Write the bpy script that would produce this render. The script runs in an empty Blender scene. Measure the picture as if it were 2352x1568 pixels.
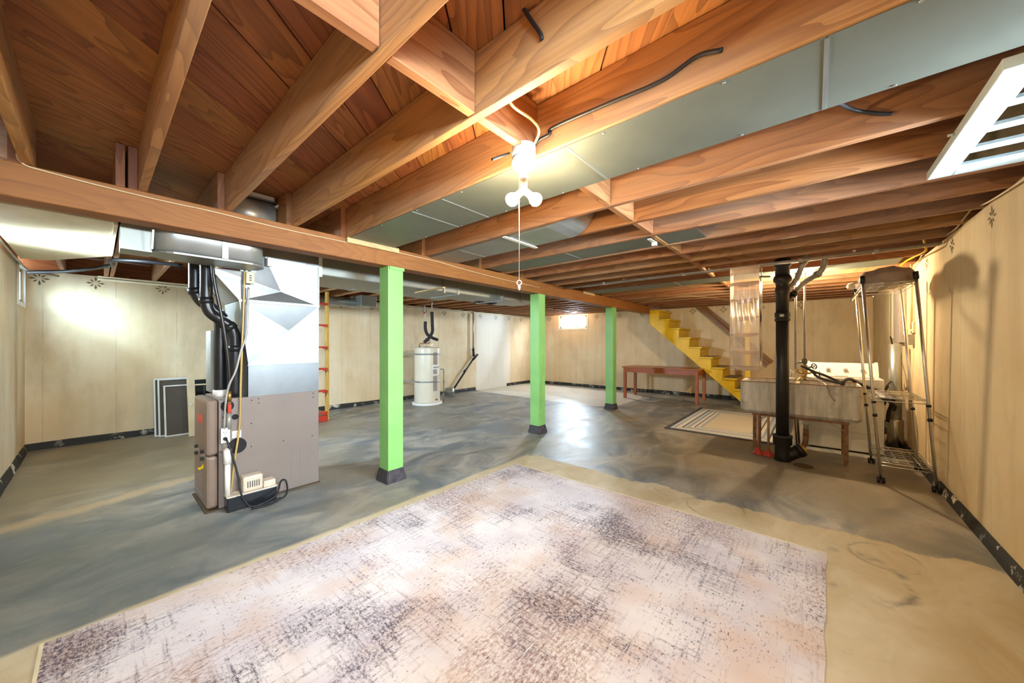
import bpy, bmesh, math, random
from mathutils import Vector, Matrix
random.seed(7)
S = bpy.context.scene
COL = S.collection

# ---------------------------------------------------------------- camera, light
FPX, CX, HY, CAMH, YAW = 814.0, 1176.0, 790.0, 1.3, math.radians(40.4)
cam = bpy.data.cameras.new('camera'); camo = bpy.data.objects.new('camera', cam); COL.objects.link(camo)
cam.sensor_width = 36.0; cam.lens = 36.0 * FPX / 2352.0; cam.shift_y = (HY - 784.0) / 2352.0; cam.clip_start = 0.02
camo.location = (0, 0, CAMH); camo.rotation_euler = (math.pi / 2, 0, YAW - math.pi / 2)
S.camera = camo

w = bpy.data.worlds.new('daylight'); S.world = w; w.use_nodes = True
bg = w.node_tree.nodes['Background']
bg.inputs[0].default_value = (0.80, 0.92, 1.0, 1); bg.inputs[1].default_value = 6.0
S.view_settings.view_transform = 'Standard'; S.view_settings.look = 'None'
S.view_settings.gamma = 1.0; S.view_settings.use_curve_mapping = False
S.view_settings.exposure = 1.75

def daylight(name, loc, direction, sx, sy, power, col, spread):
    l = bpy.data.lights.new(name, 'AREA'); l.shape = 'RECTANGLE'; l.size = sx; l.size_y = sy; l.energy = power; l.color = col; l.spread = math.radians(spread)
    o = bpy.data.objects.new(name, l); COL.objects.link(o); o.location = loc
    o.rotation_euler = Vector(direction).to_track_quat('-Z', 'Z').to_euler()
    return o
SKYC = (0.78, 0.90, 1.0)
daylight('daylight_or_fill', (-0.64, 6.86, 1.985), (1.0, 0.33, -0.72), 0.36, 0.30, 5.0, (0.60, 0.84, 1.0), 84)
daylight('daylight_or_fill', (9.735, 5.72, 1.99), (-1, -0.1, -0.3), 0.84, 0.28, 150, SKYC, 180)
daylight('daylight_or_fill', (2.25, -0.95, 1.98), (0.05, 1, -0.34), 0.88, 0.30, 27, SKYC, 120)
daylight('daylight_or_fill', (0.05, -0.95, 1.98), (0.40, 1, -0.36), 0.88, 0.30, 30, SKYC, 110)  # fill lamp at an invented window, unseen beside the camera
daylight('daylight_or_fill', (-0.64, 4.95, 1.98), (1, -0.12, -0.30), 0.78, 0.30, 90, SKYC, 125)  # added fill lamp for the far walls, at an invented window out of view

# ---------------------------------------------------------------- pixel helpers
FW = (math.cos(YAW), math.sin(YAW)); RT = (math.sin(YAW), -math.cos(YAW))
def ray(px, py):
    u = (px - CX) / FPX; v = (HY - py) / FPX
    return (FW[0] + u * RT[0], FW[1] + u * RT[1], v)
def pz(px, py, h=0.0):
    r = ray(px, py); t = (h - CAMH) / r[2]; return Vector((r[0] * t, r[1] * t, h))
def pX(px, py, c):
    r = ray(px, py); t = c / r[0]; return Vector((c, r[1] * t, CAMH + r[2] * t))
def pY(px, py, c):
    r = ray(px, py); t = c / r[1]; return Vector((r[0] * t, c, CAMH + r[2] * t))

# ---------------------------------------------------------------- materials
def lin(h):
    h = h.lstrip('#'); v = [int(h[i:i + 2], 16) / 255 for i in (0, 2, 4)]
    return tuple(((c + 0.055) / 1.055) ** 2.4 if c > 0.04045 else c / 12.92 for c in v) + (1,)

class NT:
    def __init__(s, name):
        s.m = bpy.data.materials.new(name); s.m.use_nodes = True; s.t = s.m.node_tree
        s.bsdf = s.t.nodes['Principled BSDF']
    def n(s, typ, **kw):
        x = s.t.nodes.new(typ)
        for k, v in kw.items(): setattr(x, k, v)
        return x
    def put(s, sock, v):
        if hasattr(v, 'is_linked') or hasattr(v, 'links'): s.t.links.new(v, sock)
        else: sock.default_value = v
    def coord(s, kind='Object'): return s.n('ShaderNodeTexCoord').outputs[kind]
    def math(s, op, a, b=0.0, c=None, clamp=False):
        x = s.n('ShaderNodeMath', operation=op, use_clamp=clamp); s.put(x.inputs[0], a); s.put(x.inputs[1], b)
        if c is not None: s.put(x.inputs[2], c)
        return x.outputs[0]
    def vmath(s, op, a, b):
        x = s.n('ShaderNodeVectorMath', operation=op); s.put(x.inputs[0], a); s.put(x.inputs[1], b); return x.outputs[0]
    def sep(s, v):
        x = s.n('ShaderNodeSeparateXYZ'); s.put(x.inputs[0], v); return x.outputs
    def comb(s, a, b, c):
        x = s.n('ShaderNodeCombineXYZ'); s.put(x.inputs[0], a); s.put(x.inputs[1], b); s.put(x.inputs[2], c); return x.outputs[0]
    def noise(s, v, scale, detail=3.0, rough=0.55, dist=0.0):
        x = s.n('ShaderNodeTexNoise'); s.put(x.inputs['Vector'], v); x.inputs['Scale'].default_value = scale
        x.inputs['Detail'].default_value = detail; x.inputs['Roughness'].default_value = rough; x.inputs['Distortion'].default_value = dist
        return x.outputs['Fac']
    def scale(s, v, sc): return s.vmath('MULTIPLY', v, sc)
    def rng(s, v, a, b, c=0.0, d=1.0):
        x = s.n('ShaderNodeMapRange'); s.put(x.inputs[0], v)
        for i, q in enumerate((a, b, c, d)): x.inputs[i + 1].default_value = q
        return x.outputs[0]
    def mix(s, f, a, b, mode='MIX'):
        x = s.n('ShaderNodeMix', data_type='RGBA', blend_type=mode); s.put(x.inputs[0], f); s.put(x.inputs[6], a); s.put(x.inputs[7], b)
        return x.outputs[2]
    def ramp(s, f, stops, interp='LINEAR'):
        x = s.n('ShaderNodeValToRGB'); s.put(x.inputs[0], f); r = x.color_ramp; r.interpolation = interp
        while len(r.elements) < len(stops): r.elements.new(0.5)
        for e, (p, c) in zip(r.elements, stops): e.position = p; e.color = c
        return x.outputs[0]
    def bump(s, h, strength=0.3, dist=0.01):
        x = s.n('ShaderNodeBump'); x.inputs['Strength'].default_value = strength; x.inputs['Distance'].default_value = dist
        s.put(x.inputs['Height'], h); s.t.links.new(x.outputs[0], s.bsdf.inputs['Normal'])
    def out(s, col=None, rough=None, metal=None):
        if col is not None: s.put(s.bsdf.inputs['Base Color'], col)
        if rough is not None: s.put(s.bsdf.inputs['Roughness'], rough)
        if metal is not None: s.put(s.bsdf.inputs['Metallic'], metal)
        return s.m

def paint(name, hexc, rough=0.5, metal=0.0, var=0.12, scale=6.0, bump=0.0):
    t = NT(name); c = lin(hexc); v = t.coord()
    n = t.noise(v, scale, 4)
    dark = tuple(x * (1 - var) for x in c[:3]) + (1,); lite = tuple(min(1, x * (1 + var)) for x in c[:3]) + (1,)
    t.out(t.mix(t.rng(n, 0.3, 0.7), dark, lite), rough, metal)
    if bump: t.bump(t.noise(v, scale * 8, 3), bump, 0.004)
    return t.m

def wood(name, c1, c2, axis='Y', rough=0.62, dust=0.0, ring=0.75):
    t = NT(name); v = t.coord()
    rnd = t.n('ShaderNodeObjectInfo').outputs['Random']
    off = t.math('MULTIPLY', rnd, 37.0)
    v = t.vmath('ADD', v, t.comb(off, off, off))
    sc = {'X': (0.9, 6, 6), 'Y': (6, 0.9, 6), 'Z': (6, 6, 0.9)}[axis]
    v2 = t.scale(v, sc)
    fld = t.noise(v2, 0.5, 2.5, 0.5, 0.25)
    rings = t.math('FRACT', t.math('MULTIPLY', fld, 22.0))
    rings = t.math('POWER', rings, 2.2)
    fib = t.noise(t.scale(v, tuple(q * 9 if q > 1 else q * 2 for q in sc)), 1.5, 4, 0.6)
    big = t.noise(v, 1.3, 2)
    col = t.mix(t.math('MULTIPLY', rings, ring), lin(c1), lin(c2))
    col = t.mix(t.rng(fib, 0.40, 0.75, 0.0, 0.5), col, lin(c2))
    hs = t.n('ShaderNodeHueSaturation'); t.put(hs.inputs['Color'], col)
    t.put(hs.inputs['Value'], t.math('ADD', t.rng(big, 0.25, 0.75, 0.80, 1.08), t.rng(rnd, 0, 1, -0.13, 0.13)))
    t.put(hs.inputs['Hue'], t.rng(rnd, 0, 1, 0.490, 0.510))
    col = hs.outputs[0]
    if dust:
        col = t.mix(t.math('MULTIPLY', t.rng(t.noise(v2, 0.6, 3), 0.4, 0.65), dust), col, lin('a09080'))
    t.out(col, rough); t.bump(fib, 0.12, 0.003)
    return t.m

M = {}
M['joist'] = wood('joist_wood', 'b57c46', '804c24', 'Y', dust=0.35)
M['joist_x'] = wood('blocking_wood', 'c28c58', '8a5228', 'X')
M['plank'] = wood('plank_wood', 'ad6c38', '70401e', 'X')
M['beam'] = wood('beam_wood', '9a6228', '704214', 'X', ring=0.4)
M['endgrain'] = wood('joist_end_wood', '8f5830', '68381a', 'Z')
M['table'] = wood('table_wood', 'a8541c', '803c10', 'Y', rough=0.3)
M['table_leg'] = wood('table_leg_wood', 'a8581f', '843c14', 'Z', rough=0.4)
M['rail_wood'] = wood('handrail_wood', 'a0703c', '74502a', 'Y', rough=0.4)
M['pale_wood'] = wood('pale_wood', 'd8bd86', 'bb9a60', 'X')
M['ladder'] = wood('ladder_wood', 'c89a4c', 'a87a34', 'Z')
M['handle'] = wood('handle_wood', 'b58a60', '94683f', 'Z')
M['green'] = paint('green_paint', '86c06c', 0.42, var=0.10, scale=3)
M['footing'] = paint('dark_footing', '403c40', 0.8, var=0.45, scale=18, bump=0.4)
M['yellow'] = paint('yellow_paint', 'e8c000', 0.45, var=0.08)
M['tread'] = paint('tread_rubber', '7a7468', 0.6, var=0.25, scale=9)
M['red'] = paint('red_paint', 'b8341c', 0.4)
M['white'] = paint('white_paint', 'e8e6de', 0.45, var=0.05)
M['teal_white'] = paint('aged_white_paint', 'c4cdc8', 0.5, var=0.06)
M['cream'] = paint('cream_paint', 'd9cba8', 0.6, var=0.1)
M['appliance'] = paint('white_enamel', 'e2e0da', 0.25, var=0.03)
M['heater'] = paint('heater_enamel', 'd8d0ba', 0.35, var=0.04)
M['grey_label'] = paint('grey_label', '9a9088', 0.6)
M['taupe'] = paint('furnace_enamel', '85786f', 0.4, 0.0, var=0.05, scale=4)
M['taupe_front'] = paint('furnace_front', '857060', 0.42, 0.0, var=0.06, scale=3)
M['black_pipe'] = paint('black_plastic', '1d1d1f', 0.3, var=0.2)
M['cast_iron'] = paint('cast_iron', '2a2826', 0.42, 0.3, var=0.3, scale=14, bump=0.15)
M['rubber'] = paint('black_rubber', '17171a', 0.5)
M['foam'] = paint('pipe_insulation', '2b2a2c', 0.85)
M['galv'] = paint('galvanised_steel', 'a6aaa8', 0.40, 0.7, var=0.12, scale=5)
M['galv_dull'] = paint('dull_sheet_steel', '9a9c94', 0.45, 0.7, var=0.10, scale=4)
M['galv_bright'] = paint('bright_galvanised', 'b4b4ae', 0.35, 0.45, var=0.1)
M['plenum'] = paint('plenum_steel', '8d9294', 0.36, 0.85, var=0.10, scale=4)
M['pan'] = paint('joist_pan_steel', '757a70', 0.55, 0.4, var=0.08, scale=4)
M['steel_pipe'] = paint('grey_pipe', 'a39f96', 0.45, 0.4, var=0.2)
M['chrome'] = paint('chrome', 'e2dfd8', 0.24, 0.85, var=0.02)
M['alu'] = paint('aluminium_foil', 'c9c7c0', 0.22, 1.0, var=0.05)
M['copper'] = paint('copper', '9c6a48', 0.35, 0.9)
M['brass'] = paint('brass', 'b99a58', 0.3, 0.9)
M['gold'] = paint('yellow_cap', 'c99a20', 0.4, 0.5)
M['rust'] = paint('rusty_iron', '8e6a50', 0.8, 0.2, var=0.4, scale=20)
M['plunger'] = paint('red_rubber', 'c0402c', 0.5)
M['tan_cable'] = paint('tan_cable', 'cdb28a', 0.6)
M['black_cable'] = paint('black_cable', '222122', 0.5)
M['yellow_cable'] = paint('yellow_cable', 'd9b400', 0.5)
M['amber_tube'] = paint('amber_tube', 'b89a5c', 0.35)
M['pvc'] = paint('white_pvc', 'e9e4d8', 0.35, var=0.03)
M['pump_tan'] = paint('pump_plastic', 'd9c9b2', 0.45)
M['pump_black'] = paint('pump_tank', '1c1e22', 0.25)
M['badge'] = paint('red_badge', 'd8442c', 0.4)
M['cloth'] = paint('brown_cloth', '9a8474', 0.9, var=0.2, scale=10)
M['star'] = paint('stencil_paint', '6b6044', 0.8, var=0.3)
M['dark'] = paint('dark_void', '1c130d', 0.9)
M['screen_mesh'] = paint('screen_mesh', '564d42', 0.7, var=0.08)
M['ceramic'] = paint('white_ceramic', 'f0efe8', 0.25, var=0.02)
M['box_blue'] = paint('pale_blue_plastic', 'a9bfcf', 0.4)
M['drain'] = paint('drain_iron', '5b4a36', 0.7, 0.3, var=0.3)
M['print_dark'] = paint('dark_print', '3a3836', 0.7)

def sink_mat():
    t = NT('weathered_zinc'); v = t.coord()
    a = t.noise(t.scale(v, (2, 9, 1.2)), 2.0, 5, 0.65); b = t.noise(v, 9, 4)
    c = t.mix(t.rng(a, 0.35, 0.68), lin('b4b1a8'), lin('e2dcd0'))
    c = t.mix(t.rng(b, 0.55, 0.75, 0, 0.45), c, lin('66635c'))
    t.bump(b, 0.2, 0.004); return t.out(c, 0.6, 0.15)
M['zinc'] = sink_mat()

def emit(name, col, strength):
    t = NT(name); t.bsdf.inputs['Emission Color'].default_value = col; t.bsdf.inputs['Emission Strength'].default_value = strength
    return t.out((1, 1, 1, 1), 0.4)
M['bulb'] = emit('lit_bulb', (1.0, 0.77, 0.47, 1), 270)
M['bulb2'] = emit('lit_laundry_bulb', (1.0, 0.77, 0.48, 1), 840)

def see_through(name, tint, gloss, body=0.0, bodycol='ffffff', rough=0.05):
    m = bpy.data.materials.new(name); m.use_nodes = True; t = m.node_tree; t.nodes.clear()
    o = t.nodes.new('ShaderNodeOutputMaterial'); tr = t.nodes.new('ShaderNodeBsdfTransparent'); gl = t.nodes.new('ShaderNodeBsdfGlossy')
    tr.inputs[0].default_value = lin(tint); gl.inputs['Roughness'].default_value = rough
    fr = t.nodes.new('ShaderNodeFresnel'); fr.inputs[0].default_value = 1.45
    mu = t.nodes.new('ShaderNodeMath'); mu.operation = 'MULTIPLY_ADD'; mu.inputs[1].default_value = 1.0; mu.inputs[2].default_value = gloss
    mx = t.nodes.new('ShaderNodeMixShader'); t.links.new(fr.outputs[0], mu.inputs[0]); t.links.new(mu.outputs[0], mx.inputs[0])
    t.links.new(tr.outputs[0], mx.inputs[1]); t.links.new(gl.outputs[0], mx.inputs[2])
    last = mx
    if body:
        df = t.nodes.new('ShaderNodeBsdfTranslucent'); d2 = t.nodes.new('ShaderNodeBsdfDiffuse'); ad = t.nodes.new('ShaderNodeMixShader')
        df.inputs[0].default_value = lin(bodycol); d2.inputs[0].default_value = lin(bodycol)
        ad.inputs[0].default_value = 0.5; t.links.new(df.outputs[0], ad.inputs[1]); t.links.new(d2.outputs[0], ad.inputs[2])
        m2 = t.nodes.new('ShaderNodeMixShader'); m2.inputs[0].default_value = body
        t.links.new(mx.outputs[0], m2.inputs[1]); t.links.new(ad.outputs[0], m2.inputs[2]); last = m2
    t.links.new(last.outputs[0], o.inputs[0]); return m
M['glass'] = see_through('window_glass', 'f4faff', 0.0)
M['dark_glass'] = see_through('stored_sash_glass', '9fb0b4', 0.06)
M['clear_plastic'] = see_through('clear_plastic', 'fbf8f4', 0.02, 0.10, 'fff8f0', 0.14)
M['plastic_shelf'] = see_through('milky_plastic', 'f6ece2', 0.05, 0.65, 'fbeadb', 0.2)

def wall_mat(name, ax, seam, off, base='ece0c2', stain='dcc499', patch=None):
    t = NT(name); v = t.coord(); x, y, z = t.sep(v); u = x if ax == 'X' else y
    streak = t.noise(t.scale(v, (3.2, 3.2, 0.28)), 1.6, 4, 0.6)
    blot = t.noise(v, 1.1, 4, 0.6); fine = t.noise(v, 22, 3)
    c = t.mix(t.rng(blot, 0.30, 0.72), lin(stain), lin(base))
    c = t.mix(t.rng(streak, 0.50, 0.76, 0, 0.45), c, lin('c8b088'))
    c = t.mix(t.rng(streak, 0.25, 0.42, 0.35, 0.0), c, lin('e9e2cd'))
    grime = t.math('MULTIPLY', t.rng(t.noise(t.scale(v, (1.6, 1.6, 0.7)), 1.5, 6, 0.7), 0.50, 0.72), 0.38)
    c = t.mix(grime, c, lin('a89a7c'))
    low = t.rng(t.math('ADD', z, t.math('MULTIPLY', blot, 0.5)), 0.15, 1.2, 0.35, 0.0)
    c = t.mix(low, c, lin('dbb784'))
    if patch:
        a = t.math('MULTIPLY', t.rng(u, patch[0] - .015, patch[0] + .015), t.rng(u, patch[1] - .05, patch[1] + .05, 1, 0))
        c = t.mix(t.math('MULTIPLY', a, 0.8), c, lin('e6e4da'))
    fr = t.math('FRACT', t.math('DIVIDE', t.math('ADD', u, off + 20 * seam), seam))
    d = t.math('ABSOLUTE', t.math('SUBTRACT', fr, 0.5))
    line = t.math('MULTIPLY', t.rng(d, 0.0, 0.012, 1, 0), t.rng(t.noise(t.scale(v, (1, 1, 3)), 1.3, 2), 0.40, 0.52))
    c = t.mix(t.math('MULTIPLY', line, 0.32), c, lin('8a7654'))
    spot = t.rng(t.noise(v, 7, 2), 0.80, 0.83)
    c = t.mix(t.math('MULTIPLY', spot, 0.7), c, lin('5a4a34'))
    t.bump(t.math('SUBTRACT', t.math('MULTIPLY', fine, 0.5), line), 0.25, 0.006)
    return t.out(c, 0.85)
M['wall_back'] = wall_mat('painted_concrete_back', 'X', 0.61, 0.12, patch=(7.0, 8.45))
M['wall_far'] = wall_mat('painted_concrete_far', 'Y', 0.62, 0.30)
M['wall_right'] = wall_mat('painted_concrete_right', 'X', 0.61, 0.25, base='ead9b2', stain='dabf8e')
M['wall_left'] = wall_mat('painted_concrete_left', 'Y', 0.61, 0.40, base='e6dcc2')

def band_mat(chip):
    t = NT('black_wall_band'); v = t.coord()
    n = t.noise(v, 7, 5, 0.65); n2 = t.noise(v, 2.0, 2)
    f = t.math('MULTIPLY', t.rng(n, 0.56, 0.60), t.rng(n2, 0.45, 0.6, 0.25 * chip, chip))
    return t.out(t.mix(f, lin('26251f'), lin('cfc6b0')), 0.7)
M['band'] = band_mat(1.0)

def floor_mat():
    t = NT('worn_painted_concrete'); v = t.coord(); x, y, z = t.sep(v)
    warp = t.noise(v, 2.4, 5, 0.6); w2 = t.noise(v, 0.9, 4, 0.6); fine = t.noise(v, 14, 5, 0.65)
    sweep = t.noise(t.vmath('ADD', t.scale(v, (1.0, 1.7, 1)), (3, 5, 0)), 1.7, 6, 0.62, 0.8)
    grey = t.mix(t.rng(sweep, 0.40, 0.62), lin('656c6e'), lin('aaa498'))
    grey = t.mix(t.rng(w2, 0.46, 0.62, 0, 0.6), grey, lin('8f8470'))
    grey = t.mix(t.math('MULTIPLY', t.rng(fine, 0.55, 0.75), 0.45), grey, lin('62686a'))
    blue = t.rng(t.noise(t.vmath('ADD', v, (11, 2, 0)), 1.1, 5, 0.6), 0.54, 0.66, 0, 0.45)
    grey = t.mix(blue, grey, lin('66798a'))
    slate = t.math('MULTIPLY', t.rng(x, 0.3, 1.5, 1, 0), t.rng(t.math('ADD', y, t.math('MULTIPLY', warp, 1.2)), 3.9, 4.9, 1, 0))
    grey = t.mix(t.math('MULTIPLY', slate, 0.6), grey, lin('505a5c'))
    tanw = t.mix(t.rng(sweep, 0.35, 0.65), lin('b5a27c'), lin('ccbfa2'))
    tanw = t.mix(t.rng(fine, 0.58, 0.8, 0, 0.45), tanw, lin('8f8772'))
    rag = t.math('MULTIPLY', t.math('SUBTRACT', warp, 0.5), 0.55)
    ex = t.math('SUBTRACT', t.math('ADD', x, rag), 3.33)
    ey = t.math('SUBTRACT', t.math('ADD', y, t.math('MULTIPLY', rag, 0.15)), 2.57)
    dd = t.math('MAXIMUM', ex, ey)
    tm = t.rng(dd, -0.015, 0.02, 1, 0)
    c = t.mix(tm, grey, tanw)
    # ring stains left by round containers
    def ring(cx, cy, rx, ry, wd, amt, cut):
        dx = t.math('DIVIDE', t.math('SUBTRACT', x, cx), rx); dy = t.math('DIVIDE', t.math('SUBTRACT', y, cy), ry)
        r = t.math('SQRT', t.math('ADD', t.math('MULTIPLY', dx, dx), t.math('MULTIPLY', dy, dy)))
        e = t.rng(t.math('ABSOLUTE', t.math('SUBTRACT', t.math('ADD', r, t.math('MULTIPLY', t.math('SUBTRACT', fine, .5), .25)), 1.0)), 0.0, wd, 1, 0)
        e = t.math('MULTIPLY', e, t.rng(t.noise(t.vmath('ADD', v, (cx * 7, cy * 5, 0)), 5.0, 3), cut, cut + 0.12))
        return t.math('MULTIPLY', e, amt)
    for a in ((2.80, -0.20, .27, .20, .17, .85, .46), (3.12, -0.33, .16, .16, .10, .6, .45), (3.2, 0.60, .2, .2, .07, .6, .45), (3.4, .93, .22, .2, .06, .5, .45)):
        c = t.mix(ring(*a), c, lin('77705e'))
    # bare streak where a partition once stood
    sy = t.math('SUBTRACT', y, t.math('ADD', t.math('MULTIPLY', x, 0.30), 4.43))
    sm = t.math('MULTIPLY', t.rng(t.math('ABSOLUTE', t.math('ADD', sy, t.math('MULTIPLY', rag, 0.5))), 0.05, 0.14, 1, 0), t.rng(x, 0.6, 0.95, 1, 0))
    c = t.mix(t.math('MULTIPLY', sm, 0.55), c, lin('d2b78a'))
    # older browner paint behind the furnace
    br = t.math('MULTIPLY', t.rng(t.math('ADD', sy, rag), 0.0, 0.3), t.rng(x, 2.0, 3.4, 1, 0))
    c = t.mix(t.math('MULTIPLY', br, 0.55), c, lin('96835e'))
    # paler, ragged-edged patch in the far corner
    qx = t.math('MAXIMUM', t.math('SUBTRACT', t.math('ABSOLUTE', t.math('SUBTRACT', x, t.math('ADD', 8.0, t.math('MULTIPLY', t.math('SUBTRACT', y, 5.2), 0.05)))), 0.55), 0.0)
    qy = t.math('MAXIMUM', t.math('SUBTRACT', t.math('ABSOLUTE', t.math('SUBTRACT', y, 5.35)), 1.55), 0.0)
    q = t.math('SUBTRACT', t.math('SQRT', t.math('ADD', t.math('MULTIPLY', qx, qx), t.math('MULTIPLY', qy, qy))), 0.65)
    qm = t.rng(t.math('ADD', q, t.math('MULTIPLY', rag, 0.15)), -0.02, 0.03, 1, 0)
    c = t.mix(t.math('MULTIPLY', qm, 0.72), c, lin('d8cdb8'))
    # brown damp area in front of the sink
    dmp = t.math('MULTIPLY', t.rng(t.math('ADD', x, rag), 3.5, 4.3), t.math('MULTIPLY', t.rng(t.math('ADD', x, rag), 5.2, 5.9, 1, 0), t.rng(y, 1.1, 1.8, 1, 0)))
    c = t.mix(t.math('MULTIPLY', dmp, 0.5), c, lin('8a7654'))
    speck = t.rng(t.noise(v, 30, 2), 0.74, 0.77)
    c = t.mix(t.math('MULTIPLY', speck, 0.35), c, lin('e0d6c4'))
    rgh = t.mix(tm, t.rng(sweep, 0.3, 0.7, 0.36, 0.55), t.rng(fine, 0, 1, 0.6, 0.75))
    t.bump(t.noise(v, 9, 4), 0.12, 0.006)
    return t.out(c, rgh)
M['floor'] = floor_mat()

def rug_mat():
    t = NT('distressed_rug'); v = t.coord(); x, y, z = t.sep(v)
    cell = t.noise(v, 1.5, 3, 0.6); cell2 = t.noise(t.vmath('ADD', v, (7, 3, 0)), 1.25, 3, 0.6)
    sy = t.noise(t.scale(v, (52, 3.2, 1)), 1.0, 4, 0.65)
    sx = t.noise(t.vmath('ADD', t.scale(v, (3.2, 52, 1)), (9, 4, 0)), 1.0, 4, 0.65)
    grain = t.noise(t.scale(v, (80, 48, 1)), 1.0, 3, 0.8)
    gr2 = t.noise(t.scale(t.vmath('ADD', v, (3, 1, 0)), (40, 75, 1)), 1.0, 3, 0.8)
    st = t.math('MULTIPLY', t.math('SUBTRACT', t.math('MAXIMUM', sx, sy), 0.5), 0.55)
    base = t.mix(t.rng(t.noise(v, 2.6, 3), 0.35, 0.65), lin('dcd6d5'), lin('c8c0c5'))
    base = t.mix(t.rng(t.noise(t.vmath('ADD', v, (2, 8, 0)), 2.1, 3), 0.50, 0.68, 0, 0.65), base, lin('ccb09a'))
    soft = t.rng(t.math('ADD', cell, st), 0.54, 0.76, 0, 0.4)
    c = t.mix(soft, base, lin('9a8c98'))
    edge = t.rng(t.math('MAXIMUM', t.math('DIVIDE', t.math('ABSOLUTE', x), 1.54), t.math('DIVIDE', t.math('ABSOLUTE', y), 1.25)), 0.5, 1.0, 0.0, 0.10)
    rose = t.math('MULTIPLY', t.rng(t.math('ADD', t.math('ADD', cell2, edge), st), 0.54, 0.70), t.rng(gr2, 0.40, 0.58))
    c = t.mix(t.math('MULTIPLY', rose, 0.8), c, lin('94705f'))
    plum = t.math('MULTIPLY', t.rng(t.math('ADD', cell, t.math('MULTIPLY', st, 1.2)), 0.545, 0.70), t.rng(grain, 0.44, 0.56))
    c = t.mix(t.math('MULTIPLY', plum, 0.95), c, lin('4a4250'))
    fleck = t.math('MULTIPLY', t.rng(gr2, 0.585, 0.63), t.rng(t.math('ADD', t.noise(v, 3.0, 2), st), 0.40, 0.58))
    c = t.mix(t.math('MULTIPLY', fleck, 0.9), c, lin('4c4450'))
    ws = t.rng(t.math('ADD', t.math('MAXIMUM', sx, t.math('SUBTRACT', sy, 0.04)), t.math('MULTIPLY', cell2, 0.22)), 0.76, 0.83)
    c = t.mix(t.math('MULTIPLY', ws, 0.85), c, lin('f0ecea'))
    t.bump(grain, 0.3, 0.003); return t.out(c, 0.95)
M['rug'] = rug_mat()

def mat_mat(hx, hy):
    t = NT('striped_mat'); v = t.coord(); x, y, z = t.sep(v)
    e = t.math('MINIMUM', t.math('SUBTRACT', hx, t.math('ABSOLUTE', x)), t.math('SUBTRACT', hy, t.math('ABSOLUTE', y)))
    k = lambda h: lin(h)
    c = t.ramp(t.math('DIVIDE', e, 0.6), [(0, k('1d2a38')), (0.11, k('c9cdd0')), (0.18, k('8b98a4')), (0.22, k('d9d6cc')), (0.33, k('2a3644')), (0.37, k('b8c2c8')),
               (0.44, k('8e9caa')), (0.50, k('e0dacb')), (0.57, k('313c48')), (0.60, k('d2d0c6')), (0.68, k('9aa6ae')), (0.74, k('cfc4aa'))], 'CONSTANT')
    c = t.mix(t.math('MULTIPLY', t.noise(v, 60, 2), 0.25), c, k('b9ab90')); return t.out(c, 0.9)

# ---------------------------------------------------------------- mesh builder
WORLD = {}
def wloc(o): return WORLD.get(o.name, Vector((0, 0, 0))) if o else Vector((0, 0, 0))
def smooth(pts, n=6):
    P = [Vector(p) for p in pts]
    if len(P) < 3: return P
    out = []
    for i in range(len(P) - 1):
        a = P[i - 1] if i else P[i] * 2 - P[i + 1]; b, c = P[i], P[i + 1]; d = P[i + 2] if i + 2 < len(P) else c * 2 - b
        for k in range(n):
            s = k / n
            out.append(0.5 * ((2 * b) + (c - a) * s + (2 * a - 5 * b + 4 * c - d) * s * s + (3 * b - a - 3 * c + d) * s ** 3))
    out.append(P[-1]); return out

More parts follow.
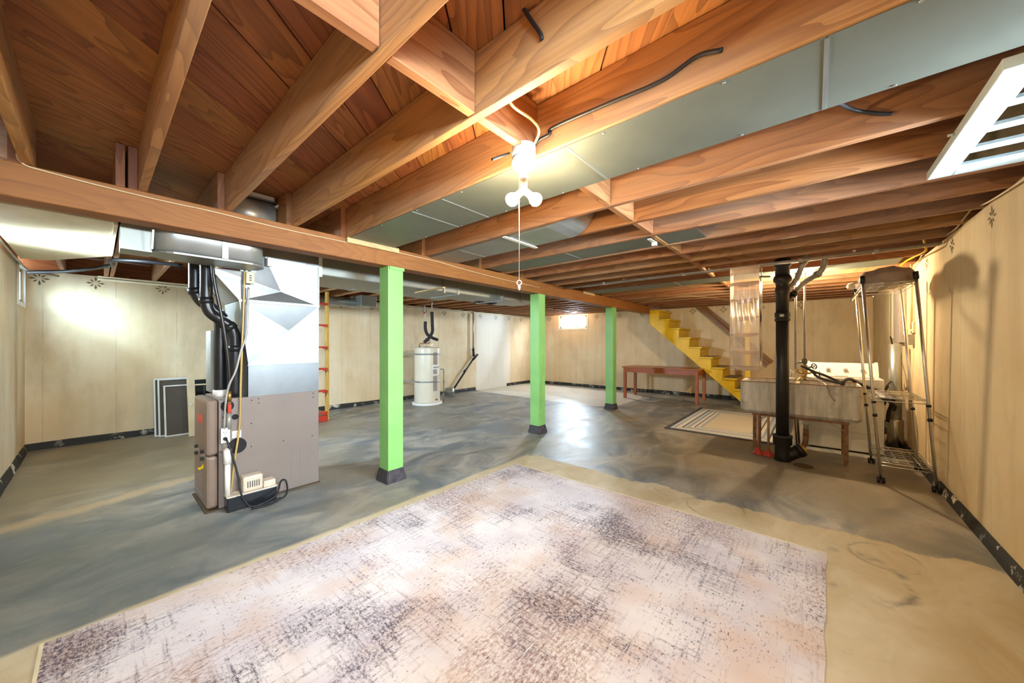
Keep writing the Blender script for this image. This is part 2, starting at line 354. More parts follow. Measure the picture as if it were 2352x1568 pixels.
class MB:
    def __init__(s): s.bm = bmesh.new()
    def box(s, lo, hi, bev=0.0, mi=0):
        lo, hi = Vector(lo), Vector(hi)
        vs = [s.bm.verts.new((x, y, z)) for z in (lo.z, hi.z) for y in (lo.y, hi.y) for x in (lo.x, hi.x)]
        fs = [s.bm.faces.new([vs[i] for i in q]) for q in ((0, 2, 3, 1), (4, 5, 7, 6), (0, 1, 5, 4), (2, 6, 7, 3), (0, 4, 6, 2), (1, 3, 7, 5))]
        for f in fs: f.material_index = mi
        if bev > 0:
            es = list({e for f in fs for e in f.edges})
            bmesh.ops.bevel(s.bm, geom=es, offset=bev, segments=2, affect='EDGES', profile=0.5)
        return s
    def bar(s, a, b, wd, th, up=(0, 0, 1)):
        a, b = Vector(a), Vector(b); d = (b - a).normalized(); u = Vector(up)
        sd = d.cross(u)
        if sd.length < 1e-4: sd = d.cross(Vector((1, 0, 0)))
        sd.normalize(); u = sd.cross(d).normalized()
        vs = []
        for p in (a, b):
            for i, j in ((-1, -1), (1, -1), (1, 1), (-1, 1)): vs.append(s.bm.verts.new(p + sd * (i * wd / 2) + u * (j * th / 2)))
        for q in ((3, 2, 1, 0), (4, 5, 6, 7), (0, 1, 5, 4), (1, 2, 6, 5), (2, 3, 7, 6), (3, 0, 4, 7)): s.bm.faces.new([vs[i] for i in q])
        return s
    def tube(s, pts, r, seg=10, cap=True):
        P = [Vector(p) for p in pts]; n = len(P)
        R = r if isinstance(r, (list, tuple)) else [r] * n
        up = None; rings = []
        for i in range(n):
            d = (P[min(i + 1, n - 1)] - P[max(i - 1, 0)])
            d = d.normalized() if d.length > 1e-9 else Vector((0, 0, 1))
            if up is None:
                up = Vector((0, 0, 1)) if abs(d.z) < 0.9 else Vector((1, 0, 0))
            up = (up - d * up.dot(d))
            if up.length < 1e-5: up = d.orthogonal()
            up.normalize(); sd = d.cross(up)
            rings.append([s.bm.verts.new(P[i] + (up * math.cos(2 * math.pi * k / seg) + sd * math.sin(2 * math.pi * k / seg)) * R[i]) for k in range(seg)])
        for a, b in zip(rings, rings[1:]):
            for k in range(seg):
                f = s.bm.faces.new((a[k], a[(k + 1) % seg], b[(k + 1) % seg], b[k])); f.smooth = True
        if cap:
            s.bm.faces.new(rings[0][::-1]); s.bm.faces.new(rings[-1])
        return s
    def cyl(s, c, r, z0, z1, seg=24):
        return s.lathe(c, [(r, z0), (r, z1)], seg)
    def lathe(s, c, prof, seg=24, axis='Z', smooth_=True):
        cx, cy, cz = (c + (0,))[:3] if isinstance(c, tuple) else c
        rings = []
        for r, h in prof:
            ring = []
            for k in range(seg):
                a = 2 * math.pi * k / seg; p, q = r * math.cos(a), r * math.sin(a)
                v = {'Z': (cx + p, cy + q, cz + h), 'X': (cx + h, cy + p, cz + q), 'Y': (cx + q, cy + h, cz + p)}[axis]
                ring.append(s.bm.verts.new(v))
            rings.append(ring)
        for a, b in zip(rings, rings[1:]):
            for k in range(seg):
                f = s.bm.faces.new((a[k], a[(k + 1) % seg], b[(k + 1) % seg], b[k])); f.smooth = smooth_
        s.bm.faces.new(rings[0][::-1]); s.bm.faces.new(rings[-1]); return s
    def ball(s, c, r, sc=(1, 1, 1), seg=16):
        g = bmesh.ops.create_uvsphere(s.bm, u_segments=seg, v_segments=seg // 2 + 2, radius=r, matrix=Matrix.Translation(Vector(c)) @ Matrix.Diagonal(Vector(sc + (1,))))
        for v in g['verts']:
            for f in v.link_faces: f.smooth = True
        return s
    def prism(s, poly, lo, hi, axis='Y'):
        """polygon in the two other axes (in xyz order), extruded along axis"""
        def mk(p, h): return {'Y': (p[0], h, p[1]), 'X': (h, p[0], p[1]), 'Z': (p[0], p[1], h)}[axis]
        a = [s.bm.verts.new(mk(p, lo)) for p in poly]; b = [s.bm.verts.new(mk(p, hi)) for p in poly]
        n = len(poly)
        for k in range(n): s.bm.faces.new((a[k], a[(k + 1) % n], b[(k + 1) % n], b[k]))
        s.bm.faces.new(a[::-1]); s.bm.faces.new(b); return s
    def disc(s, c, r, th, normal, seg=20):
        c = Vector(c); n = Vector(normal).normalized(); return s.tube([c, c + n * th], r, seg)
    def quad(s, *ps):
        s.bm.faces.new([s.bm.verts.new(p) for p in ps]); return s
    def mesh(s, name, off):
        bmesh.ops.remove_doubles(s.bm, verts=s.bm.verts, dist=1e-6)
        bmesh.ops.recalc_face_normals(s.bm, faces=s.bm.faces)
        bmesh.ops.translate(s.bm, vec=-off, verts=s.bm.verts)
        me = bpy.data.meshes.new(name); s.bm.to_mesh(me); s.bm.free(); return me
    def build(s, name, mat, parent=None, origin=None):
        off = wloc(parent) if parent else Vector(origin if origin is not None else (0, 0, 0))
        me = s.mesh(name, off); me.materials.append(M[mat] if isinstance(mat, str) else mat)
        o = bpy.data.objects.new(name, me); COL.objects.link(o)
        if parent: o.parent = parent
        else: o.location = off
        WORLD[o.name] = off.copy()
        return o

def thing(name, label, cat, loc=(0, 0, 0), group=None):
    o = bpy.data.objects.new(name, None); COL.objects.link(o); o.location = loc; o.empty_display_size = 0.1
    o['label'] = label; o['category'] = cat
    if group: o['group'] = group
    WORLD[o.name] = Vector(loc); return o
def tag(o, label, cat, group=None):
    o['label'] = label; o['category'] = cat
    if group: o['group'] = group
    return o
def struct(name, loc=(0, 0, 0)):
    o = bpy.data.objects.new(name, None); COL.objects.link(o); o.location = loc; o['kind'] = 'structure'; o.empty_display_size = 0.1
    WORLD[o.name] = Vector(loc); return o
def skind(o): o['kind'] = 'structure'; return o
def inst(mesh, name, parent, loc, rot=(0, 0, 0), base=None):
    o = bpy.data.objects.new(name, mesh); COL.objects.link(o); o.parent = parent
    o.location = Vector(loc) - wloc(parent); o.rotation_euler = rot; WORLD[o.name] = Vector(loc); return o
def wire(name, pts, r, mat, label, cat='cable', group=None, n=6, seg=8):
    P = smooth(pts, n); org = P[0].copy()
    return tag(MB().tube(P, r, seg).build(name, mat, None, org), label, cat, group)

X0, X1, Y0, Y1 = -0.556, 9.65, -0.865, 7.28
WT = 2.205; JT = 2.45                      # wall top / joist bottom, subfloor underside
TH = 0.2
# ---------------------------------------------------------------- floor and walls
skind(MB().box((X0 - .3, Y0 - .3, -0.12), (X1 + .3, Y1 + .3, 0)).build('floor', 'floor'))

def wall_with_hole(name, mat, axis, c0, c1, u0, u1, holes):
    b = MB()
    def add(ua, ub, za, zb):
        if ub - ua < 1e-4 or zb - za < 1e-4: return
        if axis == 'X': b.box((ua, min(c0, c1), za), (ub, max(c0, c1), zb))
        else: b.box((min(c0, c1), ua, za), (max(c0, c1), ub, zb))
    cur = u0
    for (ha, hb, za, zb) in holes:
        add(cur, ha, 0, WT); add(ha, hb, 0, za); add(ha, hb, zb, WT); cur = hb
    add(cur, u1, 0, WT)
    return skind(b.build(name, mat))
W1 = (6.66, 7.18, 1.78, 2.19); W2 = (5.24, 6.20, 1.80, 2.18); W3 = (1.75, 2.75, 1.78, 2.18); W4 = (-0.45, 0.55, 1.78, 2.18); W5 = (4.5, 5.4, 1.78, 2.18)  # last two openings are invented, out of view, to let in fill light
wall_left = wall_with_hole('wall_left', 'wall_left', 'Y', X0, X0 - TH, Y0 - TH, Y1 + TH, [W5, W1])
wall_far = wall_with_hole('wall_far', 'wall_far', 'Y', X1, X1 + TH, Y0 - TH, Y1 + TH, [W2])
wall_back = wall_with_hole('wall_back', 'wall_back', 'X', Y1, Y1 + TH, X0, X1, [])
wall_right = wall_with_hole('wall_right', 'wall_right', 'X', Y0, Y0 - TH, X0, X1, [W4, W3])

def baseboard(name, a, b, inward):
    a, b, n = Vector(a), Vector(b), Vector(inward); m = MB()
    d = b - a; k = max(2, int(d.length / 0.35)); prev = None
    for i in range(k + 1):
        p = a + d * (i / k); h = 0.085 + random.uniform(-.006, .008); t0 = 0.030 + random.uniform(-.004, .004)
        ring = [m.bm.verts.new(p + n * t0), m.bm.verts.new(p + n * (t0 * .75) + Vector((0, 0, h * .6))), m.bm.verts.new(p + n * .008 + Vector((0, 0, h))), m.bm.verts.new(p + Vector((0, 0, h)))]
        base = m.bm.verts.new(p)
        ring.append(base)
        if prev:
            for q in range(5): m.bm.faces.new((prev[q], prev[(q + 1) % 5], ring[(q + 1) % 5], ring[q]))
        else: m.bm.faces.new(ring)
        prev = ring
    m.bm.faces.new(prev[::-1])
    return skind(m.build(name, 'band'))
baseboard('baseboard_back', (X0, Y1, 0), (6.95, Y1, 0), (0, -1, 0))
baseboard('baseboard_back', (8.3, Y1, 0), (X1, Y1, 0), (0, -1, 0))
baseboard('baseboard_far', (X1, Y0, 0), (X1, Y1, 0), (-1, 0, 0))
baseboard('baseboard_right', (X0, Y0, 0), (X1, Y0, 0), (0, 1, 0))
baseboard('baseboard_left', (X0, Y0, 0), (X0, Y1, 0), (1, 0, 0))

def window(name, axis, c, inn, hole):
    """inn = +1/-1 direction of the room along the wall normal"""
    ua, ub, za, zb = hole
    t = struct(name, ((c if axis == 'Y' else (ua + ub) / 2), (c if axis == 'X' else (ua + ub) / 2), za))
    def bx(u0, u1, z0, z1, d0, d1):
        lo, hi = sorted((c - inn * d0, c - inn * d1))
        return ((u0, lo, z0), (u1, hi, z1)) if axis == 'X' else ((lo, u0, z0), (hi, u1, z1))
    f = MB(); w_ = 0.045
    for q in ((ua - .05, ub + .05, zb, zb + .02), (ua - .05, ub + .05, za - .05, za), (ua - .05, ua, za, zb), (ub, ub + .05, za, zb)):
        if q[1] - q[0] > .01: f.box(*bx(*q, -0.012, 0.0))
    f.build('casing', 'white', t)
    f = MB()
    for q in ((ua, ub, zb - w_, zb), (ua, ub, za, za + w_), (ua, ua + w_, za, zb), (ub - w_, ub, za, zb)): f.box(*bx(*q, 0.02, 0.10))
    f.build('frame', 'white', t)
    mid = (ua + ub) / 2
    MB().box(*bx(mid - .02, mid + .02, za + w_, zb - w_, 0.03, 0.09)).build('meeting_rail', 'white', t)
    for a, b in ((ua + w_, mid - .02), (mid + .02, ub - w_)):
        MB().box(*bx(a, b, za + w_, zb - w_, 0.055, 0.060)).build('pane', 'glass', t)
    return t
window('window_1', 'Y', X0, 1, W1); window('window_2', 'Y', X1, -1, W2); window('window_3', 'X', Y0, 1, W3); window('added_window_4', 'X', Y0, 1, W4); window('added_window_5', 'Y', X0, 1, W5)  # the last two windows are added out of view to house fill lamps

# stencilled eight-point stars under the wall tops
def star(parent, c, un, nn, r=0.085):
    m = MB(); c = Vector(c); u = Vector(un); nn = Vector(nn); z = Vector((0, 0, 1))
    for k in range(8):
        a = k * math.pi / 4; d = u * math.cos(a) + z * math.sin(a); s_ = u * -math.sin(a) + z * math.cos(a)
        rr = r * (1.0 if k % 2 == 0 else 0.8)
        p = [c + d * rr * .22, c + d * rr * .68 + s_ * rr * .13, c + d * rr, c + d * rr * .68 - s_ * rr * .13]
        lo = [m.bm.verts.new(q + nn * .0005) for q in p]; hi = [m.bm.verts.new(q + nn * .002) for q in p]
        m.bm.faces.new(hi); m.bm.faces.new(lo[::-1])
        for i in range(4): m.bm.faces.new((lo[i], lo[(i + 1) % 4], hi[(i + 1) % 4], hi[i]))
    return m.build('stencil_star', 'star', parent)
for x in (-.45, .0, .64, 1.27, 1.9, 2.55, 3.22, 3.88, 4.55, 5.24, 5.85, 6.5, 7.15, 7.8, 8.4, 9.0): star(wall_back, (x, Y1, 2.11), (1, 0, 0), (0, -1, 0), .085)
for y in (6.6, 4.9, 4.2, 3.55, 2.9, 2.29, 1.63, .9, .2): star(wall_far, (X1, y, 2.12), (0, 1, 0), (-1, 0, 0), .085)
for x in (3.70, 4.55, 5.4, 6.3): star(wall_right, (x, Y0, 2.11), (1, 0, 0), (0, 1, 0), .07)

# ---------------------------------------------------------------- ceiling: planks, joists, blocking
ceiling = struct('ceiling', (4.5, 3.2, JT))
ce = wloc(ceiling)
MB().box((X0 - .35, Y0 - .35, JT + .024), (X1 + .35, Y1 + .35, JT + .05)).build('subfloor_backing', 'dark', ceiling)
ang = math.radians(38.7); dv = Vector((math.cos(ang), math.sin(ang))); nv = Vector((-math.sin(ang), math.cos(ang)))
def clip_poly(poly, ax, val, keep_less):
    out = []
    for i in range(len(poly)):
        a, b = poly[i], poly[(i + 1) % len(poly)]
        fa = (a[ax] - val) * (1 if keep_less else -1); fb = (b[ax] - val) * (1 if keep_less else -1)
        if fa <= 0: out.append(a)
        if fa * fb < 0:
            s_ = fa / (fa - fb); out.append(a + (b - a) * s_)
    return out
PITCH = 0.197; k0 = 0.66
for k in range(-45, 50):
    a = k0 + k * PITCH; g = random.choice((0.0015, 0.0015, 0.002, 0.003, 0.007)); b = a + PITCH - g
    poly = [nv * a + dv * s_ for s_ in (-14, 14)] + [nv * b + dv * s_ for s_ in (14, -14)]
    for ax, val, less in ((0, X0 - .18, False), (0, X1 + .18, True), (1, Y0 - .18, False), (1, Y1 + .18, True)):
        if poly: poly = clip_poly(poly, ax, val, less)
    if len(poly) < 3: continue
    org = sum(poly, Vector((0, 0))) / len(poly)
    loc = [((p - org).dot(dv), (p - org).dot(nv)) for p in poly]
    dz = random.uniform(0, .003)
    m = MB().prism(loc, dz, .02 + dz, 'Z'); me = m.mesh('plank', Vector((0, 0, 0))); me.materials.append(M['plank'])
    inst(me, 'plank', ceiling, (org.x, org.y, JT), (0, 0, ang))

JX = [0.18 + .405 * k for k in range(-1, 24)]
def box_mesh(name, lo, hi, mat, bev=0.0):
    m = MB().box(lo, hi, bev); me = m.mesh(name, Vector((0, 0, 0))); me.materials.append(M[mat]); return me
jn = box_mesh('joist', (-.019, Y0 - .16, WT), (.019, 3.165, JT), 'joist', .003)
jf = box_mesh('joist', (-.019, 3.025, WT), (.019, Y1 + .16, JT), 'joist', .003)
jf.materials.append(M['endgrain'])
for pl_ in jf.polygons:
    if pl_.normal.y < -.8: pl_.material_index = 1
for x in JX:
    inst(jn, 'joist', ceiling, (x, 0, 0)); inst(jf, 'joist', ceiling, (x - .0385, 0, 0))
inst(jf, 'joist', ceiling, (JX[1] - .088, 0, 0))
bl = box_mesh('blocking', (-.180, -.019, WT + .004), (.180, .019, JT), 'joist_x', .002)
bl2 = box_mesh('blocking', (-.180, -.019, WT + .004), (.180, .019, JT), 'joist_x', .002)
for i, (a, b) in enumerate(zip(JX, JX[1:])):
    inst(bl, 'blocking', ceiling, ((a + b) / 2, 1.03 + (0.0 if i % 2 else .004), 0))
    if b < 9.4: inst(bl2, 'blocking', ceiling, ((a + b) / 2 - .0385, 5.22, 0))
for lo, hi in (((X0 - TH, Y0 - TH, WT), (X1 + TH, Y0 - TH + .038, JT)), ((X0 - TH, Y1 + TH - .038, WT), (X1 + TH, Y1 + TH, JT)), ((X0 - TH, Y0, WT), (X0 - .05, Y1, JT)), ((X1 - .0, Y0, WT), (X1 + TH, Y1, JT))):
    MB().box(lo, hi).build('rim_joist', 'joist_x' if hi[0] - lo[0] > 1 else ('cream' if lo[0] > 5 else 'joist'), ceiling)

# ---------------------------------------------------------------- beam and posts
BY = 3.02; BZ = 2.03; SXB = 8.705
bm_ = MB().box((X0 - .1, BY, BZ), (SXB, BY + .15, WT - .001), .006)
beam = tag(bm_.build('support_beam', 'beam', None, (4.5, BY + .07, BZ)), 'long brown timber beam resting on the three green posts', 'beam')
for (x, lab) in ((1.845, 'green painted square post beside the furnace'), (4.22, 'green painted square post between the other two, with long drying cracks'), (6.70, 'green painted square post closest to the wooden table')):
    t = thing('support_post', lab, 'post', (x, BY + .075, 0), 'green posts under the beam')
    hw = 0.079
    m = MB().box((x - hw, BY - .004, .10), (x + hw, BY - .004 + 2 * hw, BZ - .0005), .004); m.build('shaft', 'green', t)
    if x < 3:
        MB().box((x - hw + .01, BY - .016, BZ - .03), (x + hw + .006, BY - .006, BZ - .002)).build('cap_strip', 'green', t)
    m = MB(); cy = BY - .004 + hw
    lo, hi = hw + .028, hw + .004
    vs = [m.bm.verts.new((x + sx * lo, cy + sy * lo, 0)) for sx, sy in ((-1, -1), (1, -1), (1, 1), (-1, 1))] + [m.bm.verts.new((x + sx * hi, cy + sy * hi, .125)) for sx, sy in ((-1, -1), (1, -1), (1, 1), (-1, 1))]
    for q in ((3, 2, 1, 0), (4, 5, 6, 7), (0, 1, 5, 4), (1, 2, 6, 5), (2, 3, 7, 6), (3, 0, 4, 7)): m.bm.faces.new([vs[i] for i in q])
    bmesh.ops.bevel(m.bm, geom=list(m.bm.edges), offset=.008, segments=2, affect='EDGES')
    m.build('footing', 'footing', t)
    if x > 2:   # drying cracks
        for q in range(3):
            cx_ = x - hw + .04 + q * .035; z0 = .35 + q * .25
            MB().box((cx_, BY - .0048, z0), (cx_ + .002, BY - .0035, z0 + .5 - q * .1)).build('crack', 'footing', t)

# cream strip nailed on the beam and the telephone wire
tag(MB().box((1.375, BY - .03, WT - .045), (1.865, BY - .001, WT - .001), .002).build('wood_strip', 'pale_wood', None, (1.6, BY - .02, WT - .045)), 'pale wood strip nailed on the beam at the wide metal joist pan', 'wood strip')
tag(MB().box((5.40, BY - .03, WT - .045), (5.80, BY - .001, WT - .001), .002).build('wood_strip', 'pale_wood', None, (5.6, BY - .02, WT - .045)), 'short pale wood strip nailed on the beam between the middle and table-side green posts', 'wood strip')
yb = BY - .006
bw = [pY(px, py, yb) for px, py in ((38, 352), (42, 366), (60, 380), (100, 392), (220, 424), (360, 458), (490, 486), (640, 523), (780, 553), (905, 578), (950, 588), (1010, 602), (1080, 622), (1150, 640), (1240, 660))]
wire('telephone_wire', bw, .004, 'tan_cable', 'thin cream wire stapled along the face of the beam', n=3)

# ---------------------------------------------------------------- rug and mat
def slab_quad(name, ps, th, mat, wav=0.0, n=40):
    ps = [Vector(p + (0,)) for p in ps]; c = sum(ps, Vector((0, 0, 0))) / 4
    m = MB(); ring = []
    for i in range(4):
        a, b = ps[i], ps[(i + 1) % 4]
        nrm = Vector(((b - a).y, -(b - a).x, 0)).normalized()
        for k in range(n):
            s_ = k / n; ring.append(a + (b - a) * s_ + nrm * (wav * math.sin(k * 1.3 + i) * math.sin(k * .37) if 0 < k < n else 0))
    lo = [m.bm.verts.new((p.x, p.y, 0.0005)) for p in ring]; hi = [m.bm.verts.new((p.x, p.y, th)) for p in ring]
    N = len(ring)
    for k in range(N): m.bm.faces.new((lo[k], lo[(k + 1) % N], hi[(k + 1) % N], hi[k]))
    m.bm.faces.new(hi); m.bm.faces.new(lo[::-1])
    return m.build(name, mat, None, (c.x, c.y, 0))
rug = slab_quad('area_rug', [(-.15, 2.53), (-.17, .02), (2.925, -.06), (2.94, 2.44)], .010, 'rug', .006)
tag(rug, 'large cream and plum distressed area rug on the concrete floor', 'rug')
WORLD[rug.name] = Vector(rug.location)
for a, b in (((-.15, 2.53), (-.17, .02)), ((2.925, -.06), (2.94, 2.44))): MB().bar(a + (.006,), b + (.006,), .012, .011).build('hem', 'cream', rug)
mx0, mx1, my0, my1 = 5.69, 8.0, .25, 1.76
M['mat'] = mat_mat((mx1 - mx0) / 2, (my1 - my0) / 2)
tag(MB().box((mx0, my0, .0005), (mx1, my1, .010), .003).build('floor_mat', 'mat', None, ((mx0 + mx1) / 2, (my0 + my1) / 2, 0)), 'tan mat with navy and grey striped border beside the stairs', 'floor mat')

# ---------------------------------------------------------------- sheet metal in the joists
def pan(xa, xb, y0, y1, label, seams, z=WT - .003):
    t = thing('joist_pan', label, 'duct', ((xa + xb) / 2, (y0 + y1) / 2, z), 'sheet metal pans under the joists')
    cuts = [y0] + sorted(seams) + [y1]
    for a, b in zip(cuts, cuts[1:]):
        MB().box((xa, a + .002, z - .0015), (xb, b - .002, z + .0015)).build('sheet', 'pan', t)
    for s_ in seams: MB().box((xa + .004, s_ - .006, z - .004), (xb - .004, s_ + .006, z - .0016)).build('seam', 'galv', t)
    for q in range(int((y1 - y0) / .45)):
        for xx in (xa + .012, xb - .012): MB().disc((xx, y0 + .2 + q * .45, z - .0016), .005, -.004, (0, 0, 1), 8).build('screw', 'galv', t)
    return t
pan(JX[4] - .004, JX[5] + .014, Y0, BY - .001, 'wide bare metal joist pan running past the hanging bulbs', (-.03, .86, 1.76, 2.08))
pan(JX[8] + .021, JX[9] - .021, .70, BY - .001, 'narrow metal sheet closing the joist bay beside the rectangular bay duct', (1.9,), z=WT + .012)
pan(JX[14] - .01, JX[15] + .012, Y0 + .15, BY - .001, 'cream tinted metal joist pan above the laundry corner', (1.55, .35))

# rectangular duct with a curved end in a joist bay
t = thing('bay_duct', 'rectangular metal duct with a curved end tucked in a joist bay', 'duct', (JX[6] + .2, 2.1, WT))
xa, xb = JX[6] + .03, JX[7] - .03
MB().box((xa, 1.55, WT - .015), (xb, 3.2, WT + .10)).build('straight_section', 'galv_dull', t)
m = MB(); prof = []
for k in range(9):
    a = k / 8 * math.pi / 2; prof.append((k, a))
rings = []
for k, a in prof:
    # elbow: floor of the duct curls up into the subfloor
    ro, ri = .235, .10
    yc, zc = 1.55, WT + .22
    o_ = (yc - ro * math.sin(a), zc - ro * math.cos(a)); i_ = (yc - ri * math.sin(a) * .9, zc - (ri + .015) * math.cos(a))
    rings.append([m.bm.verts.new((xa, o_[0], o_[1])), m.bm.verts.new((xb, o_[0], o_[1])), m.bm.verts.new((xb, i_[0], i_[1])), m.bm.verts.new((xa, i_[0], i_[1]))])
for a, b in zip(rings, rings[1:]):
    for q in range(4): f = m.bm.faces.new((a[q], a[(q + 1) % 4], b[(q + 1) % 4], b[q])); f.smooth = False
m.bm.faces.new(rings[0][::-1]); m.bm.faces.new(rings[-1]); m.build('curved_end', 'galv', t)
MB().box((xa - .05, 1.93, WT - .024), (xb + .05, 1.965, WT - .016)).build('hanger_strap', 'white', t)
MB().box((xa, 2.55, WT - .018), (xb, 2.565, WT - .0155)).build('seam', 'galv', t)
t2 = thing('pipe_clip', 'small white plastic clip screwed to the blocking below the joists', 'clip', pz(1500, 553, WT))
c_ = pz(1500, 553, WT); MB().bar((c_.x - .10, c_.y, WT - .006), (c_.x + .05, c_.y, WT - .006), .03, .008).box((c_.x + .02, c_.y - .02, WT - .035), (c_.x + .05, c_.y + .02, WT - .004)).build('strap', 'white', t2)

# round elbow boot above the beam
t = thing('duct_boot', 'shiny round metal duct elbow sitting above the beam between joists', 'duct', (.79, 3.3, WT))
m = MB(); rings = []
xa, xb = JX[2] + .03, JX[3] - .075
for k in range(15):
    a = -math.pi * .15 + k / 14 * math.pi * .95
    yc, zc, r = 3.33, WT + .10, .125
    rings.append([m.bm.verts.new((xa, yc - r * math.sin(a), zc + r * math.cos(a))), m.bm.verts.new((xb, yc - r * math.sin(a), zc + r * math.cos(a)))])
for a, b in zip(rings, rings[1:]): m.bm.faces.new((a[0], a[1], b[1], b[0])).smooth = True
m.bm.faces.new([r[0] for r in rings]); m.bm.faces.new([r[1] for r in rings][::-1])
m.build('elbow', 'galv_bright', t)
MB().box((xa, 3.225, WT + .205), (xb, 3.235, JT - .004)).build('collar', 'galv', t)
MB().box((xa + .10, 3.216, JT - .030), (xb - .01, 3.224, JT - .004)).build('sealant', 'white', t)
MB().bar((xb + .004, 3.23, WT + .17), (xb + .05, 3.20, WT + .20), .03, .012).build('damper_clip', 'white', t)

# trunk duct behind the beam
TY0, TY1, TZ = 3.62, 4.22, 1.965
t = thing('trunk_duct', 'long rectangular metal trunk duct hung behind the beam from the furnace', 'duct', (3.0, 3.9, TZ))
cuts = [1.39, 2.25, 3.15, 4.05, 4.92]
for a, b in zip(cuts, cuts[1:]):
    e = .012 * cuts.index(a)
    MB().box((a, TY0 + e, TZ + e * .6), (b, TY1 - e, WT - .002), .012).build('section', 'galv_dull', t)
for b in cuts[1:-1]: MB().box((b - .012, TY0 - .002, TZ - .004), (b + .012, TY1 - .01, TZ + .10)).build('seam', 'galv', t)
MB().box((1.36, TY0 - .03, TZ - .02), (1.41, TY0 - .004, TZ + .19)).build('flange', 'white', t)
m = MB(); rings = []
for k in range(9):
    a = k / 8 * math.pi / 2; rings.append([m.bm.verts.new((4.92 + r * math.sin(a), y, WT + .02 - r * math.cos(a) * q)) for r, y, q in ((.32, TY0 + .04, .68), (.32, TY1 - .05, .68), (.08, TY1 - .05, .1), (.08, TY0 + .04, .1))])
for a, b in zip(rings, rings[1:]):
    for q in range(4): m.bm.faces.new((a[q], a[(q + 1) % 4], b[(q + 1) % 4], b[q]))
m.bm.faces.new(rings[0][::-1]); m.bm.faces.new(rings[-1]); m.build('end_elbow', 'galv_dull', t)
for x in (2.9, 4.5): MB().box((x, TY0 - .004, TZ - .006), (x + .025, TY0 + .002, WT)).build('hanger_strap', 'galv', t)
g = MB().box((3.9, 4.0, TZ + .012), (4.35, 4.17, TZ + .018)).build('grille_frame', 'galv', t)
for q in range(5): MB().box((3.92, 4.015 + q * .03, TZ + .004), (4.33, 4.03 + q * .03, TZ + .0125)).build('grille_slat', 'dark', g)
for n_, (px, py) in enumerate(((1250, 700),)): pass
t = thing('shallow_return_duct', 'wide shallow metal duct running beside the trunk over the water heater', 'duct', (2.9, 4.8, 2.08))
MB().box((1.75, 4.26, 2.06), (3.9, 5.0, WT - .003), .006).build('body', 'galv_dull', t)
MB().box((3.9, 4.4, 2.09), (5.4, 4.9, WT - .003), .006).build('extension', 'galv_dull', t)
for x in (2.3, 3.1): MB().box((x, 4.255, 2.052), (x + .02, 5.0, 2.059)).build('seam', 'galv', t)
tag(MB().bar(pz(955, 672, 1.945), pz(1020, 660, 1.945), .035, .012).build('wood_batten', 'pale_wood', None, pz(985, 668, 1.945)), 'short pale batten tied under the trunk duct', 'wood strip')
# round branch near the ladder
t = thing('round_branch_duct', 'round metal branch duct near the top of the ladder', 'duct', (2.85, 6.0, 2.05))
MB().tube([(1.8, 6.55, 2.07), (3.25, 6.55, 2.07)], .085, 20).build('pipe', 'galv', t)
MB().tube([(1.79, 6.55, 2.07), (1.83, 6.55, 2.07)], .09, 20).build('crimp', 'galv_dull', t)
MB().box((3.15, 6.30, 2.0), (3.45, 6.75, WT - .003), .008).build('boot', 'galv_dull', t)

# flat elbow duct over the furnace, just behind the beam
t = thing('elbow_duct', 'flat rounded metal elbow duct above the furnace behind the beam', 'duct', (.5, 3.45, 1.9))
def rrect(x0, x1, y0, y1, r, n=7):
    out = []
    for cx_, cy_, a0 in ((x1 - r, y0 + r, -90), (x1 - r, y1 - r, 0), (x0 + r, y1 - r, 90), (x0 + r, y0 + r, 180)):
        for k in range(n): a = math.radians(a0 + 90 * k / (n - 1)); out.append((cx_ + r * math.cos(a), cy_ + r * math.sin(a)))
    return out
p = rrect(.24, .86, 3.215, 3.505, .13)
m = MB().prism(p, 1.905, 2.19, 'Z')
for f in m.bm.faces:
    if abs(f.normal.z) < .5 and len(f.verts) == 4: f.smooth = True
m.build('elbow', 'galv', t)
m = MB().prism([(q[0], q[1]) for q in rrect(.233, .867, 3.209, 3.511, .135)], 1.897, 1.909, 'Z').build('lower_flange', 'galv_dull', t)
MB().box((.585, 3.208, 1.912), (.62, 3.2145, 2.19)).build('joint_band', 'galv', t)
MB().prism([(.10, 1.90), (.24, 1.90), (.24, 2.17), (.10, 2.05)], 3.30, 3.50, 'Y').build('side_boot', 'galv_dull', t)
MB().bar(pz(352, 527, 2.03), (.235, 3.23, 1.91), .010, .003).build('hanger_strap', 'galv', t)

# ---------------------------------------------------------------- furnace
FY = 3.545; FB = 4.07; FX0, FX1 = .625, 1.36; FH = .865
t = thing('furnace', 'taupe forced air furnace with a silver sheet metal plenum on top', 'furnace', (FX0, FY, 0)); furnace = t
MB().box((FX0, FY, .012), (FX1, FB, FH), .004).build('cabinet', 'taupe', t)
MB().box((FX0 - .085, FY - .008, 0), (FX1 + .008, FB + .01, .012)).build('pad', 'drain', t)
up = MB().box((FX0 - .075, FY + .012, .43), (FX0 - .001, FB - .012, FH - .004), .022).build('front_panel', 'taupe_front', t)
lp = MB().box((FX0 - .075, FY + .012, .02), (FX0 - .001, FB - .012, .425), .022).build('front_panel', 'taupe_front', t)
for q in range(4): MB().box((FX0 - .078, FY + .16, .08 + q * .055), (FX0 - .0745, FY + .42, .105 + q * .055)).build('louver', 'taupe', lp)
MB().box((FX0 - .079, FY + .17, .665), (FX0 - .0745, FY + .30, .73)).build('badge', 'badge', up)
for py in (FY + .10, FY + .34):
    for zz in (.455, .40): MB().box((FX0 - .095, py, zz - .012), (FX0 - .0745, py + .028, zz + .012), .002).build('latch', 'rubber', up)
